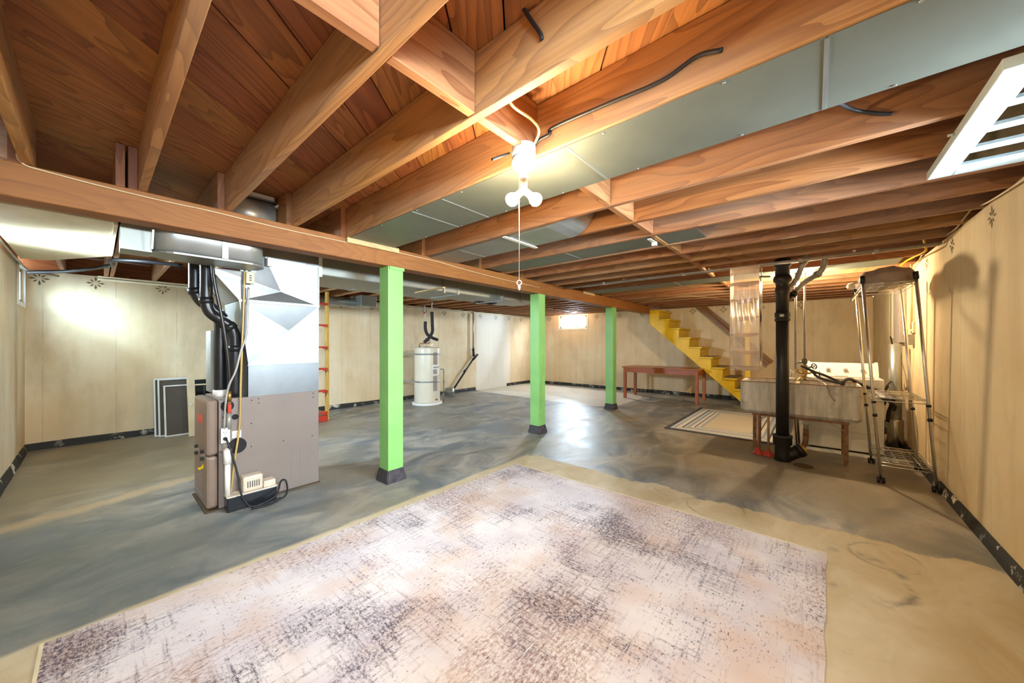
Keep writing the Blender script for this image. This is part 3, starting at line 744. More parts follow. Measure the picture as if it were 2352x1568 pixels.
m = MB(); tg = [pY(*q, FY + .12) for q in ((480, 1036), (475, 1052), (470, 1066), (463, 1075), (455, 1076))]
for a, b in zip(tg, tg[1:]): m.bar(a, b, .02, .002, (0, 1, .2))
m.build('warning_tag', 'yellow', t)
for (px, py, r) in ((545, 1023, .062), (540, 957, .022), (522, 932, .043), (517, 958, .016)):
    c = pY(px, py, FY); MB().disc((c.x, FY - .0005, c.z), r, .003, (0, -1, 0), 28).build('knockout_plug', 'pump_black', t)
for px, py in ((578, 919), (594, 915), (594, 925), (577, 972), (577, 1025), (651, 1012), (719, 903), (719, 912), (717, 1000), (507, 918), (507, 926), (507, 1038)):
    c = pY(px, py, FY); MB().disc((c.x, FY - .0005, c.z), .005, .003, (0, -1, 0), 8).build('screw', 'rubber', t)
a, b = pY(533, 990, FY), pY(554, 1003, FY)
lb = MB().box((a.x, FY - .002, b.z), (b.x, FY - .0005, a.z)).build('paper_label', 'white', t)
for q in range(4): MB().box((a.x + .006, FY - .003, b.z + .008 + q * .011), (b.x - .012, FY - .0021, b.z + .010 + q * .011)).build('print_line', 'grey_label', lb)
for x in (1.13, 1.20): MB().box((x, FY - .002, .10), (x + .006, FY - .0004, .37)).build('pressed_rib', 'taupe', t)
# plenum sections
def facet(parent, name, poly, ctr, depth, mat='plenum'):
    m = MB(); a = [m.bm.verts.new((x, FY, z)) for x, z in poly]; b = [m.bm.verts.new((x, FB - .02, z)) for x, z in poly]; n = len(poly)
    c = m.bm.verts.new((ctr[0], FY + depth, ctr[1]))
    for k in range(n):
        m.bm.faces.new((a[k], a[(k + 1) % n], c)); m.bm.faces.new((a[k], b[k], b[(k + 1) % n], a[(k + 1) % n]))
    m.bm.faces.new(b); return m.build(name, mat, parent)
facet(t, 'plenum_base', [(.815, FH), (FX1, FH), (FX1, 1.125), (.815, 1.125)], (1.09, 1.0), .0)
facet(t, 'plenum_transition', [(.815, 1.127), (FX1, 1.127), (FX1, 1.652), (.755, 1.652)], (1.12, 1.42), .028)
facet(t, 'plenum_top', [(.755, 1.656), (FX1, 1.656), (FX1, 2.19), (.87, 2.19), (.87, 1.893), (.60, 1.893), (.60, 1.85)], (1.06, 1.76), .03)
MB().box((.75, FY - .010, 1.643), (FX1 + .004, FY - .001, 1.665)).build('drive_cleat', 'galv_dull', t)
MB().box((.81, FY - .005, 1.121), (FX1 + .002, FY - .001, 1.131)).build('seam', 'galv_dull', t)
MB().box((FX1 - .006, FY - .006, 1.66), (FX1 + .004, FY - .001, 2.02)).build('corner_seam', 'galv_dull', t)
MB().box((.66, FB + .001, .87), (.79, FB + .20, 1.42), .004).build('return_drop', 'galv_dull', t)
for px, py in ((617, 575),): c = pY(px, py, FY); MB().box((c.x - .018, 3.5, 1.96), (c.x + .018, 3.53, 2.03)).build('bracket', 'white', t)

# black vent pipes
def pipe(name, label, px_pts, yc, r, mat, couplers, cat='pipe', group=None, xcol=None):
    P = [pY(px, py, yc) for px, py in px_pts]
    t = thing(name, label, cat, P[-1], group)
    MB().tube(smooth(P, 5), r, 18).build('pipe', mat, t)
    for i in couplers:
        d = (P[min(i + 1, len(P) - 1)] - P[i - 1]).normalized(); MB().tube([P[i] - d * .025, P[i] + d * .025], r * 1.16, 18).build('coupling', mat, t)
    return t
t = pipe('vent_pipe', 'black plastic vent pipe with two elbows standing in front of the plenum', ((474, 602), (474, 650), (474, 690), (482, 716), (505, 734), (528, 750), (539, 772), (540, 800), (540, 850), (540, 912)), FY + .10, .041, 'black_pipe', (2, 5, 7), group='black furnace vent pipes')
t = pipe('vent_pipe', 'black plastic vent pipe rising from the white collar on the furnace', ((449, 598), (449, 640), (450, 668), (462, 690), (486, 708), (504, 724), (507, 748), (507, 800), (507, 850), (507, 900)), FY + .24, .045, 'black_pipe', (2, 5), group='black furnace vent pipes')
c = pY(507, 908, FY + .24); MB().tube([(c.x, c.y, FH), (c.x, c.y, FH + .055)], .054, 20).build('collar', 'pvc', t)
# gas line
P = [pY(px, py, FY - .015) for px, py in ((487, 598), (493, 650), (511, 737), (522, 810), (527, 866), (527, 900))]
t = thing('gas_pipe', 'slim black gas pipe with a red valve handle on the furnace side', 'pipe', P[-1])
MB().tube(smooth(P, 5), .012, 12).build('pipe', 'black_pipe', t)
def seg(px0, py0, px1, py1, r, nm, mat, par, y=FY - .02): MB().tube([pY(px0, py0, y), pY(px1, py1, y)], r, 14).build(nm, mat, par)
seg(527, 898, 527, 922, .014, 'brass_body', 'brass', t); seg(527, 922, 526, 945, .012, 'nipple', 'rust', t); seg(526, 948, 525, 985, .019, 'regulator', 'steel_pipe', t)
c = pY(527, 935, FY - .045); MB().box((c.x - .012, c.y - .012, c.z - .045), (c.x + .012, c.y + .02, c.z + .025), .004).build('valve_handle', 'red', t)
# junction box + conduit on plenum
t = thing('junction_box', 'small grey electrical box hung on the plenum front', 'electrical box', pY(571, 640, FY))
c = pY(571, 640, FY); MB().box((c.x - .028, FY - .055, c.z - .045), (c.x + .028, FY - .021, c.z + .045), .005).build('box', 'cream', t)
for dz in (-.018, 0, .018): MB().box((c.x - .008, FY - .058, c.z + dz - .004), (c.x + .008, FY - .0552, c.z + dz + .004)).build('switch_slot', 'print_dark', t)
MB().box((c.x - .01, FY - .03, c.z + .03), (c.x + .01, FY - .0205, c.z + .15)).build('mount', 'galv_dull', t)
P = [pY(px, py, FY - .03) for px, py in ((571, 660), (569, 700), (568, 740), (564, 775), (552, 812), (542, 850), (528, 880), (521, 905), (517, 940), (515, 985))]
wire('flexible_conduit', P, .008, 'steel_pipe', 'grey flexible conduit looping from the plenum box down the furnace side')
P = [pY(px, py, FY - .022) for px, py in ((562, 615), (560, 690), (556, 800), (553, 880), (552, 940), (549, 990), (540, 1050), (533, 1110), (530, 1135))]
wire('clear_drain_tube', P, .0075, 'amber_tube', 'amber plastic drain tube running down the furnace side to the pump', 'tube')
# outlet and cord
t = thing('electrical_outlet', 'white duplex outlet plate on the furnace side', 'outlet', pY(517, 1000, FY))
a, b = pY(507, 984, FY - .03), pY(528, 1015, FY - .03)
MB().box((a.x + .004, FY - .03, b.z + .005), (b.x - .004, FY - .001, a.z - .005)).build('box', 'galv_dull', t)
pl = MB().box((a.x, FY - .036, b.z), (b.x, FY - .0305, a.z), .002).build('cover_plate', 'white', t)
c = pY(517, 993, FY - .037)
for dx in (-.008, .008): MB().box((c.x + dx - .0015, FY - .0375, c.z - .004), (c.x + dx + .0015, FY - .0362, c.z + .006)).build('socket_slot', 'print_dark', pl)
MB().disc((c.x, FY - .0362, c.z - .012), .003, .0015, (0, -1, 0), 10).build('socket_slot', 'print_dark', pl)
P = [pY(517, 1007, FY - .04), pY(522, 1013, FY - .07), pY(535, 1050, FY - .10), pY(547, 1095, FY - .13), pY(553, 1130, FY - .16), pY(562, 1150, FY - .17), pY(585, 1163, FY - .185)]
P2 = [Vector((1.02, 3.36, .03)), Vector((1.06, 3.44, .12)), Vector((1.02, 3.44, .14)), Vector((.95, 3.36, .05)), Vector((.80, 3.36, .012)), Vector((.90, 3.33, .010)), Vector((1.0, 3.38, .02)), Vector((.86, 3.355, .014)), Vector((.79, 3.34, .012)), Vector((.9, 3.37, .02))]
t = thing('pump_cord', 'black power cord coiled on the floor by the condensate pump', 'cord', P2[4])
MB().tube(smooth(P + P2, 6), .007, 8).build('cord', 'rubber', t)
c = P[0]; MB().disc((c.x, FY - .038, c.z), .013, .02, (0, -1, 0), 14).build('plug', 'rubber', t)
# pump
px0, px1_, py0, py1 = .655, .985, 3.425, 3.53
t = thing('condensate_pump', 'beige condensate pump on a black tank beside the furnace', 'pump', (px0, py0, 0))
MB().box((px0, py0, .001), (px1_, py1, .115), .006).build('tank', 'pump_black', t)
MB().box((px0 - .004, py0 - .004, .113), (px1_ + .004, py1 + .002, .122), .002).build('lid', 'pump_tan', t)
hs = MB().box((px0 + .10, py0 + .005, .1225), (px0 + .235, py1 - .004, .245), .014).build('motor_housing', 'pump_tan', t)
MB().box((px0 + .238, py0 + .006, .1225), (px1_ - .006, py1 - .006, .175), .008).build('switch_housing', 'pump_tan', t)
for q in range(6): MB().box((px0 + .128 + q * .015, py0 + .0035, .155), (px0 + .134 + q * .015, py0 + .0055, .205)).build('vent_slot', 'print_dark', hs)
t = thing('drain_standpipe', 'white plastic drain pipe standing in the condensate pump', 'pipe', (px0 + .04, 3.47, .12))
c = pY(523, 1050, 3.47)
MB().tube([(c.x, 3.475, .1225), (c.x, 3.475, c.z - .05)], .019, 16).build('pipe', 'pvc', t)
MB().tube([(c.x, 3.475, c.z - .052), (c.x, 3.475, c.z + .06)], .026, 16).build('socket', 'pvc', t)
MB().tube([(c.x, 3.475, c.z + .05), (c.x, FY - .004, c.z + .05)], .015, 12).build('inlet', 'pvc', t)

# ---------------------------------------------------------------- ladder
t = thing('ladder', 'tan wooden ladder with red steps standing behind the furnace', 'ladder', (2.55, 6.33, 0))
for x in (2.18, 2.56): MB().box((x - .017, 6.28, 0), (x + .017, 6.37, 2.19), .003).build('rail', 'ladder', t)
for zz in (.148, .512, .884, 1.248, 1.619, 1.98):
    MB().box((2.1975, 6.25, zz - .014), (2.5425, 6.38, zz + .014), .003).build('step', 'red', t)
    MB().box((2.46, 6.243, zz - .03), (2.541, 6.2495, zz + .012)).build('step_bracket', 'red', t)
MB().box((2.1975, 6.245, .002), (2.5425, 6.38, .10), .003).build('bottom_block', 'red', t)

# ---------------------------------------------------------------- water heater
HX, HYY, HR = 4.69, 6.42, .275
t = thing('water_heater', 'cream cylindrical water heater strapped to the back wall', 'water heater', (HX, HYY, 0))
MB().lathe((HX, HYY), [(.32, 0.0), (.325, .02), (.32, .045), (.29, .05)], 40).build('base_ring', 'white', t)
MB().lathe((HX, HYY), [(HR - .005, .0505), (HR, .07), (HR, 1.19), (HR - .006, 1.225), (HR - .03, 1.235)], 44).build('tank', 'heater', t)
def arc_patch(a0, a1, z0, z1, r, nm, mat, par, n=8):
    m = MB(); lo = []; hi = []
    for k in range(n + 1):
        a = math.radians(a0 + (a1 - a0) * k / n)
        lo.append((m.bm.verts.new((HX + r * math.cos(a), HYY + r * math.sin(a), z0)), m.bm.verts.new((HX + (r - .0015) * math.cos(a), HYY + (r - .0015) * math.sin(a), z0))))
        hi.append((m.bm.verts.new((HX + r * math.cos(a), HYY + r * math.sin(a), z1)), m.bm.verts.new((HX + (r - .0015) * math.cos(a), HYY + (r - .0015) * math.sin(a), z1))))
    for k in range(n):
        m.bm.faces.new((lo[k][0], lo[k + 1][0], hi[k + 1][0], hi[k][0])); m.bm.faces.new((lo[k][1], hi[k][1], hi[k + 1][1], lo[k + 1][1]))
        m.bm.faces.new((lo[k][0], lo[k][1], lo[k + 1][1], lo[k + 1][0])); m.bm.faces.new((hi[k][0], hi[k + 1][0], hi[k + 1][1], hi[k][1]))
    for s_ in (0, n): m.bm.faces.new((lo[s_][0], hi[s_][0], hi[s_][1], lo[s_][1]))
    return m.build(nm, mat, par)
arc_patch(-100, -78, .85, 1.12, HR + .003, 'access_panel', 'grey_label', t); arc_patch(-100, -78, .30, .62, HR + .003, 'access_panel', 'grey_label', t)
lb = arc_patch(-104, -62, .64, .86, HR + .0035, 'rating_label', 'white', t)
arc_patch(-101, -80, .66, .76, HR + .006, 'print_block', 'grey_label', lb)
for q in range(4): arc_patch(-98 + q * 9, -94 + q * 9, .79, .82, HR + .006, 'print_mark', 'print_dark', lb, 2)
for zz in (1.085, .50):
    MB().lathe((HX, HYY), [(HR + .004, zz - .016), (HR + .007, zz - .016), (HR + .007, zz + .016), (HR + .004, zz + .016)], 44).build('strap', 'galv', t)
    for sx in (-1, 1): MB().bar((HX + sx * (HR + .006), HYY, zz), (HX + sx * (HR + .1), Y1 - .001, zz), .03, .004, (sx, 0, 0)).build('strap_arm', 'galv', t)
MB().tube([(HX + .02, HYY - HR - .0005, .12), (HX + .02, HYY - HR - .05, .12)], .018, 12).build('drain_valve', 'brass', t)
MB().lathe((HX, HYY), [(.05, 1.2355), (.05, 1.245)], 20).build('top_nipple', 'brass', t)
def ppipe(name, label, pts, y, r, mat, cat='pipe', grp=None, n=5, seg_=12):
    P = [pY(a, b, y) for a, b in pts]; return wire(name, P, r, mat, label, cat, grp, n, seg_)
ppipe('insulated_pipe', 'black foam insulated pipe bending up from the water heater, longer one', ((992, 716), (993, 745), (993, 762), (984, 778), (975, 785)), HYY - .06, .034, 'foam')
ppipe('insulated_pipe', 'black foam insulated pipe bending across the water heater top, shorter one', ((977, 738), (977, 755), (982, 768), (994, 776), (1005, 780)), HYY + .02, .034, 'foam')
cr = ppipe('copper_riser', 'thin grey pipe with a red valve handle rising from the shorter foam sleeve', ((977, 736), (976, 718), (975, 700)), HYY + .02, .011, 'steel_pipe')
WORLD[cr.name] = Vector(cr.location); c = pY(975, 718, HYY + .005); MB().ball(c, .02, (1, .6, 1), 10).build('valve_handle', 'red', cr)
ppipe('copper_riser', 'thin pipe rising from the longer foam sleeve to the ceiling', ((992, 714), (992, 700), (993, 690)), HYY - .06, .011, 'steel_pipe')
P = [Vector((HX + .06, HYY - .08, 1.24)), Vector((HX + .06, HYY - .08, 1.32)), pY(984, 779, HYY - .06)]
wire('flexible_connector', P, .012, 'chrome', 'short braided connector on the water heater top', 'pipe')
P = [Vector((HX - .1, HYY - .04, 1.238)), Vector((HX - .1, HYY - .04, 1.33)), Vector((HX - .03, HYY, 1.42)), pY(994, 776, HYY + .02)]
wire('flexible_connector', P, .010, 'chrome', 'curved thin connector arching over the water heater top', 'pipe')
P = [Vector((HX - .19, HYY, 1.236)), Vector((HX - .19, HYY, 1.31)), Vector((HX - .05, HYY - .1, 1.315)), Vector((HX - .02, HYY - .1, 1.34))]
wire('relief_pipe', P, .012, 'copper', 'bent copper relief pipe on the water heater top', 'pipe', n=2)
t = thing('discharge_pipe', 'grey discharge pipe standing on the floor beside the water heater', 'pipe', (HX + HR + .10, HYY - .1, 0))
dx_ = HX + HR + .10; MB().tube([(dx_ - .125, HYY - .1, .74), (dx_ - .01, HYY - .1, .74), (dx_, HYY - .1, .72), (dx_, HYY - .1, .0)], .015, 12).build('pipe', 'steel_pipe', t)
MB().tube([(dx_, HYY - .1, .45), (dx_, HYY - .1, .48)], .021, 12).build('coupling', 'steel_pipe', t)
# wall drain
cw = Y1 - .06
t = thing('wall_drain_pipe', 'dark drain pipe with angled leg running down the back wall', 'pipe', pY(1040, 893, cw))
MB().tube([pY(1087, 705, cw), pY(1087, 806, cw)], .024, 14).build('upright', 'steel_pipe', t)
MB().tube([pY(1087, 800, cw), pY(1088, 818, cw)], .034, 14).build('coupling', 'cast_iron', t)
MB().tube([pY(1097, 814, cw - .02), pY(1086, 826, cw - .02)], .032, 14).build('wye', 'cast_iron', t)
MB().tube([pY(1086, 826, cw - .02), pY(1042, 893, cw - .02)], .024, 14).build('angled_leg', 'cast_iron', t)
MB().tube([pY(1069, 850, cw - .02), pY(1066, 855, cw - .02)], .034, 14).build('coupling', 'cast_iron', t)
t = thing('metal_canister', 'squat grey metal trap drum on the floor below the wall drain', 'trap', (5.78, 6.98, 0))
MB().lathe((5.80, 7.0), [(.105, 0), (.11, .01), (.11, .09), (.115, .095), (.11, .10), (.11, .19), (.095, .20)], 24).build('drum', 'galv_dull', t)
MB().lathe((5.80, 7.0), [(.118, .10), (.118, .115)], 24).build('band', 'steel_pipe', t)

# conduits and pipes along the back wall top
for i, (z_, r_, lab) in enumerate(((2.165, .016, 'cream painted pipe along the top of the back wall'), (2.195, .010, 'thin cream conduit just above the wall pipe'))):
    y_ = Y1 - .03 - .045 * i
    wire('wall_pipe', [(.02, y_, z_), (3.0, y_, z_), (6.2, y_, z_), (9.5, y_, z_)], r_, 'cream', lab, 'pipe', None, 1)
P = [Vector((-.5, 6.9, 2.13)), Vector((-.2, 6.6, 2.15)), Vector((.1, 5.9, 2.165)), pz(258, 598, 2.175), pz(330, 600, 2.175), pz(420, 610, 2.175)]
wire('black_hose', P, .02, 'rubber', 'thick black cable sagging below the joists in the window corner')
wire('corner_cable', [Vector((-.53, 5.0, 2.19)), Vector((-.53, 6.2, 2.18)), Vector((-.50, 7.0, 2.16)), Vector((-.3, 7.2, 2.15))], .012, 'steel_pipe', 'grey cable run along the left wall top into the window corner')
# plywood soffit
t = thing('soffit_panel', 'cream painted plywood panel under the joists behind the beam', 'panel', (-.2, 5.0, WT))
m = MB(); pts = [(-.50, 3.9, WT - .004), (.105, 3.9, WT - .004), (.115, 5.35, WT - .01), (-.30, 6.05, WT - .02), (-.50, 6.2, WT - .015)]
a = [m.bm.verts.new(p) for p in pts]; b = [m.bm.verts.new((p[0], p[1], p[2] - .012)) for p in pts]
for k in range(5): m.bm.faces.new((a[k], a[(k + 1) % 5], b[(k + 1) % 5], b[k]))
m.bm.faces.new(a); m.bm.faces.new(b[::-1]); m.build('sheet', 'cream', t)
MB().box((.088, 3.9, WT - .028), (.108, 5.35, WT - .0165)).build('edge_strip', 'cream', t)

# ---------------------------------------------------------------- stored screens and sash by the back wall
def leaning(name, label, cat, x0, wd, h, ybase, ytop, bars, mat, fill, fw=.018, group=None, hb=()):
    t = thing(name, label, cat, (x0 + wd / 2, ybase, 0), group)
    L = math.hypot(h, ytop - ybase); d = Vector((0, ytop - ybase, h)).normalized(); u = Vector((1, 0, 0)); nn = d.cross(u)
    o = Vector((x0, ybase, 0.001))
    def P(a, s_): return o + u * a + d * s_
    m = MB()
    th = .018
    for a, b in ((P(fw / 2, 0), P(fw / 2, L)), (P(wd - fw / 2, 0), P(wd - fw / 2, L))): m.bar(a, b, fw, th, nn)
    for s_ in (fw / 2, L - fw / 2): m.bar(P(fw, s_), P(wd - fw, s_), fw, th, nn)
    m.build('frame', mat, t)
    for s_ in hb: MB().bar(P(fw, L * s_), P(wd - fw, L * s_), .018, .014, nn).build('muntin', mat, t)
    MB().bar(P(wd / 2, fw), P(wd / 2, L - fw), wd - 2 * fw, .003, nn).build('pane' if fill == 'dark_glass' else 'mesh', fill, t)
    return t, P, nn
leaning('window_screen', 'dark window screen with thin white frame, rearmost of the stacked screens', 'window screen', .535, .62, .80, 7.03, 7.20, (), 'white', 'screen_mesh', group='stacked window screens')
leaning('window_screen', 'dark window screen with thin white frame between two other screens', 'window screen', .572, .60, .795, 6.97, 7.15, (), 'white', 'screen_mesh', group='stacked window screens')
leaning('window_screen', 'smaller dark window screen with white frame resting on the stacked screens', 'window screen', .625, .45, .705, 6.88, 7.06, (), 'white', 'screen_mesh', group='stacked window screens')
t, Pf, nn = leaning('glazed_panel', 'cream wooden window sash with four panes leaning behind the furnace', 'window sash', .85, .62, .86, 6.68, 6.90, (), 'cream', 'dark_glass', fw=.085, hb=(.30, .62, .82))
MB().ball(Pf(.03, .44) - nn * .03 if nn.y > 0 else Pf(.03, .44) + nn * .03, .016).build('knob', 'white', t)

# ---------------------------------------------------------------- table
t = thing('wooden_table', 'long reddish brown wooden table against the far wall under the stairs', 'table', (8.7, 2.68, 0))
tx0, tx1, ty0, ty1 = 8.29, 9.06, 1.84, 3.56
MB().box((tx0, ty0, .735), (tx1, ty1, .76), .004).build('tabletop', 'table', t)
for x in (tx0 + .03, tx1 - .055): MB().box((x, ty0 + .05, .625), (x + .025, ty1 - .05, .7345)).build('apron', 'table', t)
for y in (ty0 + .03, ty1 - .055): MB().box((tx0 + .0555, y, .625), (tx1 - .0555, y + .025, .7345)).build('apron', 'table', t)
for x in (tx0 + .035, tx1 - .095):
    for y in (ty0 + .035, ty1 - .095): MB().box((x, y, .0), (x + .06, y + .06, .7345), .003).build('leg', 'table_leg', t)

# ---------------------------------------------------------------- stairs
SX0, SX1 = 8.72, 9.60; RISE = .2188; RUN = .221
t = thing('staircase', 'bright yellow wooden staircase with grey treads against the far wall', 'stairs', (9.15, 1.0, 0))
zt = [.1424 + RISE * k for k in range(10)]; yn = [1.236 + RUN * (k - 2) for k in range(10)]     # tread tops, nosing y
def stringer(x0, x1):
    # sawtooth carriage: polygon in y,z
    up_ = []
    for k in range(10):
        up_.append((yn[k] + .03, (zt[k - 1] if k else 0) - (.03 if k else 0))); up_.append((yn[k] + .03, zt[k] - .03))
    up_.append((yn[9] + .25, zt[9] - .03))
    low = [(yn[9] + .25, zt[9] - .32), (1.055, .0)]
    poly = [(a, max(b, 0)) for a, b in up_] + low
    return MB().prism(poly, x0, x1, 'X')
stringer(SX0 + .012, SX0 + .05).build('stringer', 'yellow', t); stringer(SX1 - .04, SX1 - .002).build('stringer', 'yellow', t)
for k in range(10):
    tr = MB().box((SX0 - .03, yn[k] - .012, zt[k] - .036), (SX1, yn[k] + RUN + .03, zt[k] - .0005), .006).build('tread', 'yellow', t)
    MB().box((SX0 - .02, yn[k] - .004, zt[k] - .0004), (SX1 - .01, yn[k] + RUN + .028, zt[k] + .004)).build('tread_cover', 'tread', tr)
    z0 = zt[k - 1] if k else 0.0
    MB().box((SX0 + .051, yn[k] + .032, z0 + .0045), (SX1 - .042, yn[k] + .047, zt[k] - .0365)).build('riser', 'yellow', t)
t = thing('newel_post', 'yellow vertical board standing beside the foot of the stairs', 'post', (9.0, .99, .0))
n0 = pX(1718, 690, 8.72)
MB().box((8.66, n0.y - .045, 0.0), (8.70, n0.y + .045, WT - .001), .003).build('board', 'yellow', t)
def rail(name, p, q, wd, th, lab):
    t = thing(name, lab, 'handrail', q)
    MB().bar(p, q, wd, th).build('rail', 'rail_wood', t)
    d = (q - p)
    for s_ in (.15, .5, .85):
        c = p + d * s_; MB().bar(c + Vector((0, 0, -.03)), Vector((X1 - .001, c.y, c.z - .06)), .012, .012).build('bracket', 'brass', t)
    return t
rail('handrail', pX(1588, 690, 9.50), pX(1763, 838, 9.50), .035, .06, 'brown wooden handrail fixed to the wall above the stairs')
tag(MB().bar(pX(1600, 690, 9.62), pX(1773, 832, 9.62), .03, .085).build('rail_backing_board', 'rail_wood', None, pX(1690, 770, 9.62)), 'brown backing board on the wall behind the handrail', 'board')

# ---------------------------------------------------------------- laundry sink
sx0, sx1, sy0, sy1, sz0, sz1 = 5.17, 5.74, -.395, .695, .465, .845
t = thing('laundry_sink', 'weathered grey double laundry sink on a rusty iron stand', 'sink', (5.45, .15, 0))
m = MB(); p = rrect(sx0, sx1, sy0, sy1, .05, 5); pi = rrect(sx0 + .022, sx1 - .022, sy0 + .022, sy1 - .022, .035, 5); pb = rrect(sx0 + .03, sx1 - .03, sy0 + .03, sy1 - .03, .045, 5)
N = len(p)
A = [m.bm.verts.new((x, y, sz0)) for x, y in pb]; B = [m.bm.verts.new((x, y, sz0 + .035)) for x, y in p]; C = [m.bm.verts.new((x, y, sz1)) for x, y in p]; D = [m.bm.verts.new((x, y, sz1)) for x, y in pi]; E_ = [m.bm.verts.new((x, y, sz0 + .03)) for x, y in pi]
for a, b in ((A, B), (B, C), (C, D), (D, E_)):
    for k in range(N): m.bm.faces.new((a[k], a[(k + 1) % N], b[(k + 1) % N], b[k]))
m.bm.faces.new(A[::-1]); m.bm.faces.new(E_)
basin = m.build('basin', 'zinc', t)
MB().box((sx0 + .022, .13, sz0 + .03), (sx1 - .022, .165, sz1 - .005)).build('divider', 'zinc', t)
rim = MB()
for a, b in (((sx0 + .004, sy0, sz1 + .004), (sx0 + .004, sy1, sz1 + .004)), ((sx1 - .004, sy0, sz1 + .004), (sx1 - .004, sy1, sz1 + .004))): rim.bar(a, b, .03, .008)
rim.build('rim', 'rust', t)
for y in (.545, -.265):
    for x in (sx0 + .03, sx1 - .05):
        MB().box((x - .014, y - .018, 0), (x + .014, y - .012, sz0 - .0255)).box((x - .014, y - .0121, 0), (x - .008, y + .018, sz0 - .0255)).build('leg', 'rust', t)
    MB().bar((sx0 + .03, y - (.11 if y > 0 else -.13), sz0 - .03), (sx0 + .03, y, .36), .012, .012).build('brace', 'galv_dull', t)
for x in (sx0 + .03, sx1 - .05): MB().box((x - .015, -.29, sz0 - .025), (x + .015, .57, sz0 - .0005)).build('support_rail', 'rust', t)
fc = Vector((sx1 + .02, .085, sz1))
m = MB().tube([fc + Vector((0, 0, -.03)), fc + Vector((0, 0, .09))], .016, 12)
m.tube(smooth([fc + Vector((0, .075, .14)), fc + Vector((0, .06, .10)), fc + Vector((0, 0, .09)), fc + Vector((0, -.06, .10)), fc + Vector((0, -.075, .14))], 5), .013, 12)
m.tube(smooth([fc + Vector((0, 0, .06)), fc + Vector((-.06, .03, .05)), fc + Vector((-.12, .07, .0)), fc + Vector((-.13, .08, -.03))], 5), .010, 10)
fa = m.build('faucet', 'brass', t)
for s_ in (-1, 1):
    h = fc + Vector((0, s_ * .14, .10)); MB().tube([fc + Vector((0, s_ * .07, .10)), h], .010, 10).tube([h + Vector((0, 0, .03)), h + Vector((0, 0, -.05))], [.005, .012], 8).build('tap_handle', 'chrome', fa)
MB().box((fc.x - .01, fc.y - .03, sz1 + .09), (fc.x + .01, fc.y + .03, sz1 + .19), .006).build('back_plate', 'brass', fa)
t = thing('soap_dish', 'small pale bar of soap on the laundry sink rim', 'soap', (sx1 - .03, .12, sz1))
MB().box((sx1 - .06, .18, sz1 + .0085), (sx1 - .01, .26, sz1 + .03), .008).build('bar', 'white', t)
# drain under sink
t = thing('sink_drain', 'corroded drain pipe under the laundry sink', 'pipe', (5.42, .07, .1))
MB().tube([(5.42, .07, sz0 - .001), (5.42, .07, .20)], .026, 14).build('tailpiece', 'steel_pipe', t)
MB().tube([(5.42, .07, .36), (5.42, .07, .41)], .034, 14).build('slip_nut', 'white', t)
MB().tube([(5.42, .07, .20), (5.42, .07, .30)], .028, 14).build('coupling', 'rust', t)
MB().tube(smooth([(5.42, .07, .22), (5.40, .08, .13), (5.31, .11, .10), (5.22, .15, .11)], 5), .028, 12).build('trap', 'rust', t)
wire('thin_tube', [Vector((sx1 + .005, .08, sz1 + .05)), Vector((5.60, .03, sz1 + .045)), Vector((5.3, -.07, sz1 + .03)), Vector((5.155, -.12, sz1 - .02)), pX(1905, 905, 5.15), pX(1918, 921, 5.15)], .007, 'steel_pipe', 'thin grey tube hanging over the front of the laundry sink', 'tube')
# supply pipes with valves and hoses
for (y, y2, zt_, lab) in ((.175, .16, 1.06, 'vertical water pipe with a black valve wheel above the sink, feeding the upper valve'), (.085, .05, 1.0, 'vertical water pipe with a black valve wheel above the sink, feeding the lower valve')):
    t = thing('supply_pipe', lab, 'pipe', (5.76, y, .94))
    MB().tube([(5.765, y, WT + .05), (5.765, y, .985 - (0 if y > .1 else .0))], .012, 12).build('pipe', 'steel_pipe', t)
    v = Vector((5.74, y - .02, 1.06 if y > .1 else 1.0))
    MB().tube([Vector((5.765, y, v.z)), v + Vector((-.05, -.05, .02))], .013, 10).build('valve_body', 'steel_pipe', t)
    w_ = MB(); c = v + Vector((-.07, -.07, .03)); ax = Vector((-.7, -.7, .25)).normalized(); e1 = ax.orthogonal().normalized(); e2 = ax.cross(e1)
    w_.tube([c + (e1 * math.cos(k * math.pi / 8) + e2 * math.sin(k * math.pi / 8)) * .032 for k in range(17)], .006, 8, False)
    for k in range(4): w_.bar(c, c + (e1 * math.cos(k * math.pi / 2) + e2 * math.sin(k * math.pi / 2)) * .032, .006, .006)
    w_.build('valve_wheel', 'rubber', t)
wire('washer_hose', [Vector((5.72, .12, 1.03)), Vector((5.73, .02, .97)), pX(1880, 866, 5.72), pX(1920, 878, 5.72), pX(1965, 886, 5.75), pX(2000, 897, 5.8), Vector((5.84, -.60, .70)), Vector((5.93, -.69, .63)), Vector((6.09, -.70, .56))], .014, 'rubber', 'black washer hose sagging from the upper valve behind the sink', 'hose', 'black washer hoses')
wire('washer_hose', [Vector((5.71, .03, .98)), Vector((5.74, -.03, .95)), pX(1895, 862, 5.76), pX(1935, 879, 5.76), pX(1975, 889, 5.79), pX(2005, 902, 5.82), Vector((5.835, -.62, .665)), Vector((5.95, -.715, .60)), Vector((6.10, -.72, .52))], .014, 'rubber', 'black washer hose sagging from the lower valve behind the sink', 'hose', 'black washer hoses')
wire('drain_hose', [Vector((5.60, -.25, .82)), Vector((5.62, -.27, .875)), Vector((5.70, -.33, .89)), Vector((5.80, -.42, .83)), Vector((5.83, -.63, .73)), Vector((5.93, -.70, .68)), Vector((6.06, -.675, .50)), Vector((6.09, -.67, .38))], .019, 'rubber', 'thick black drain hose hooked over the sink rim', 'hose')

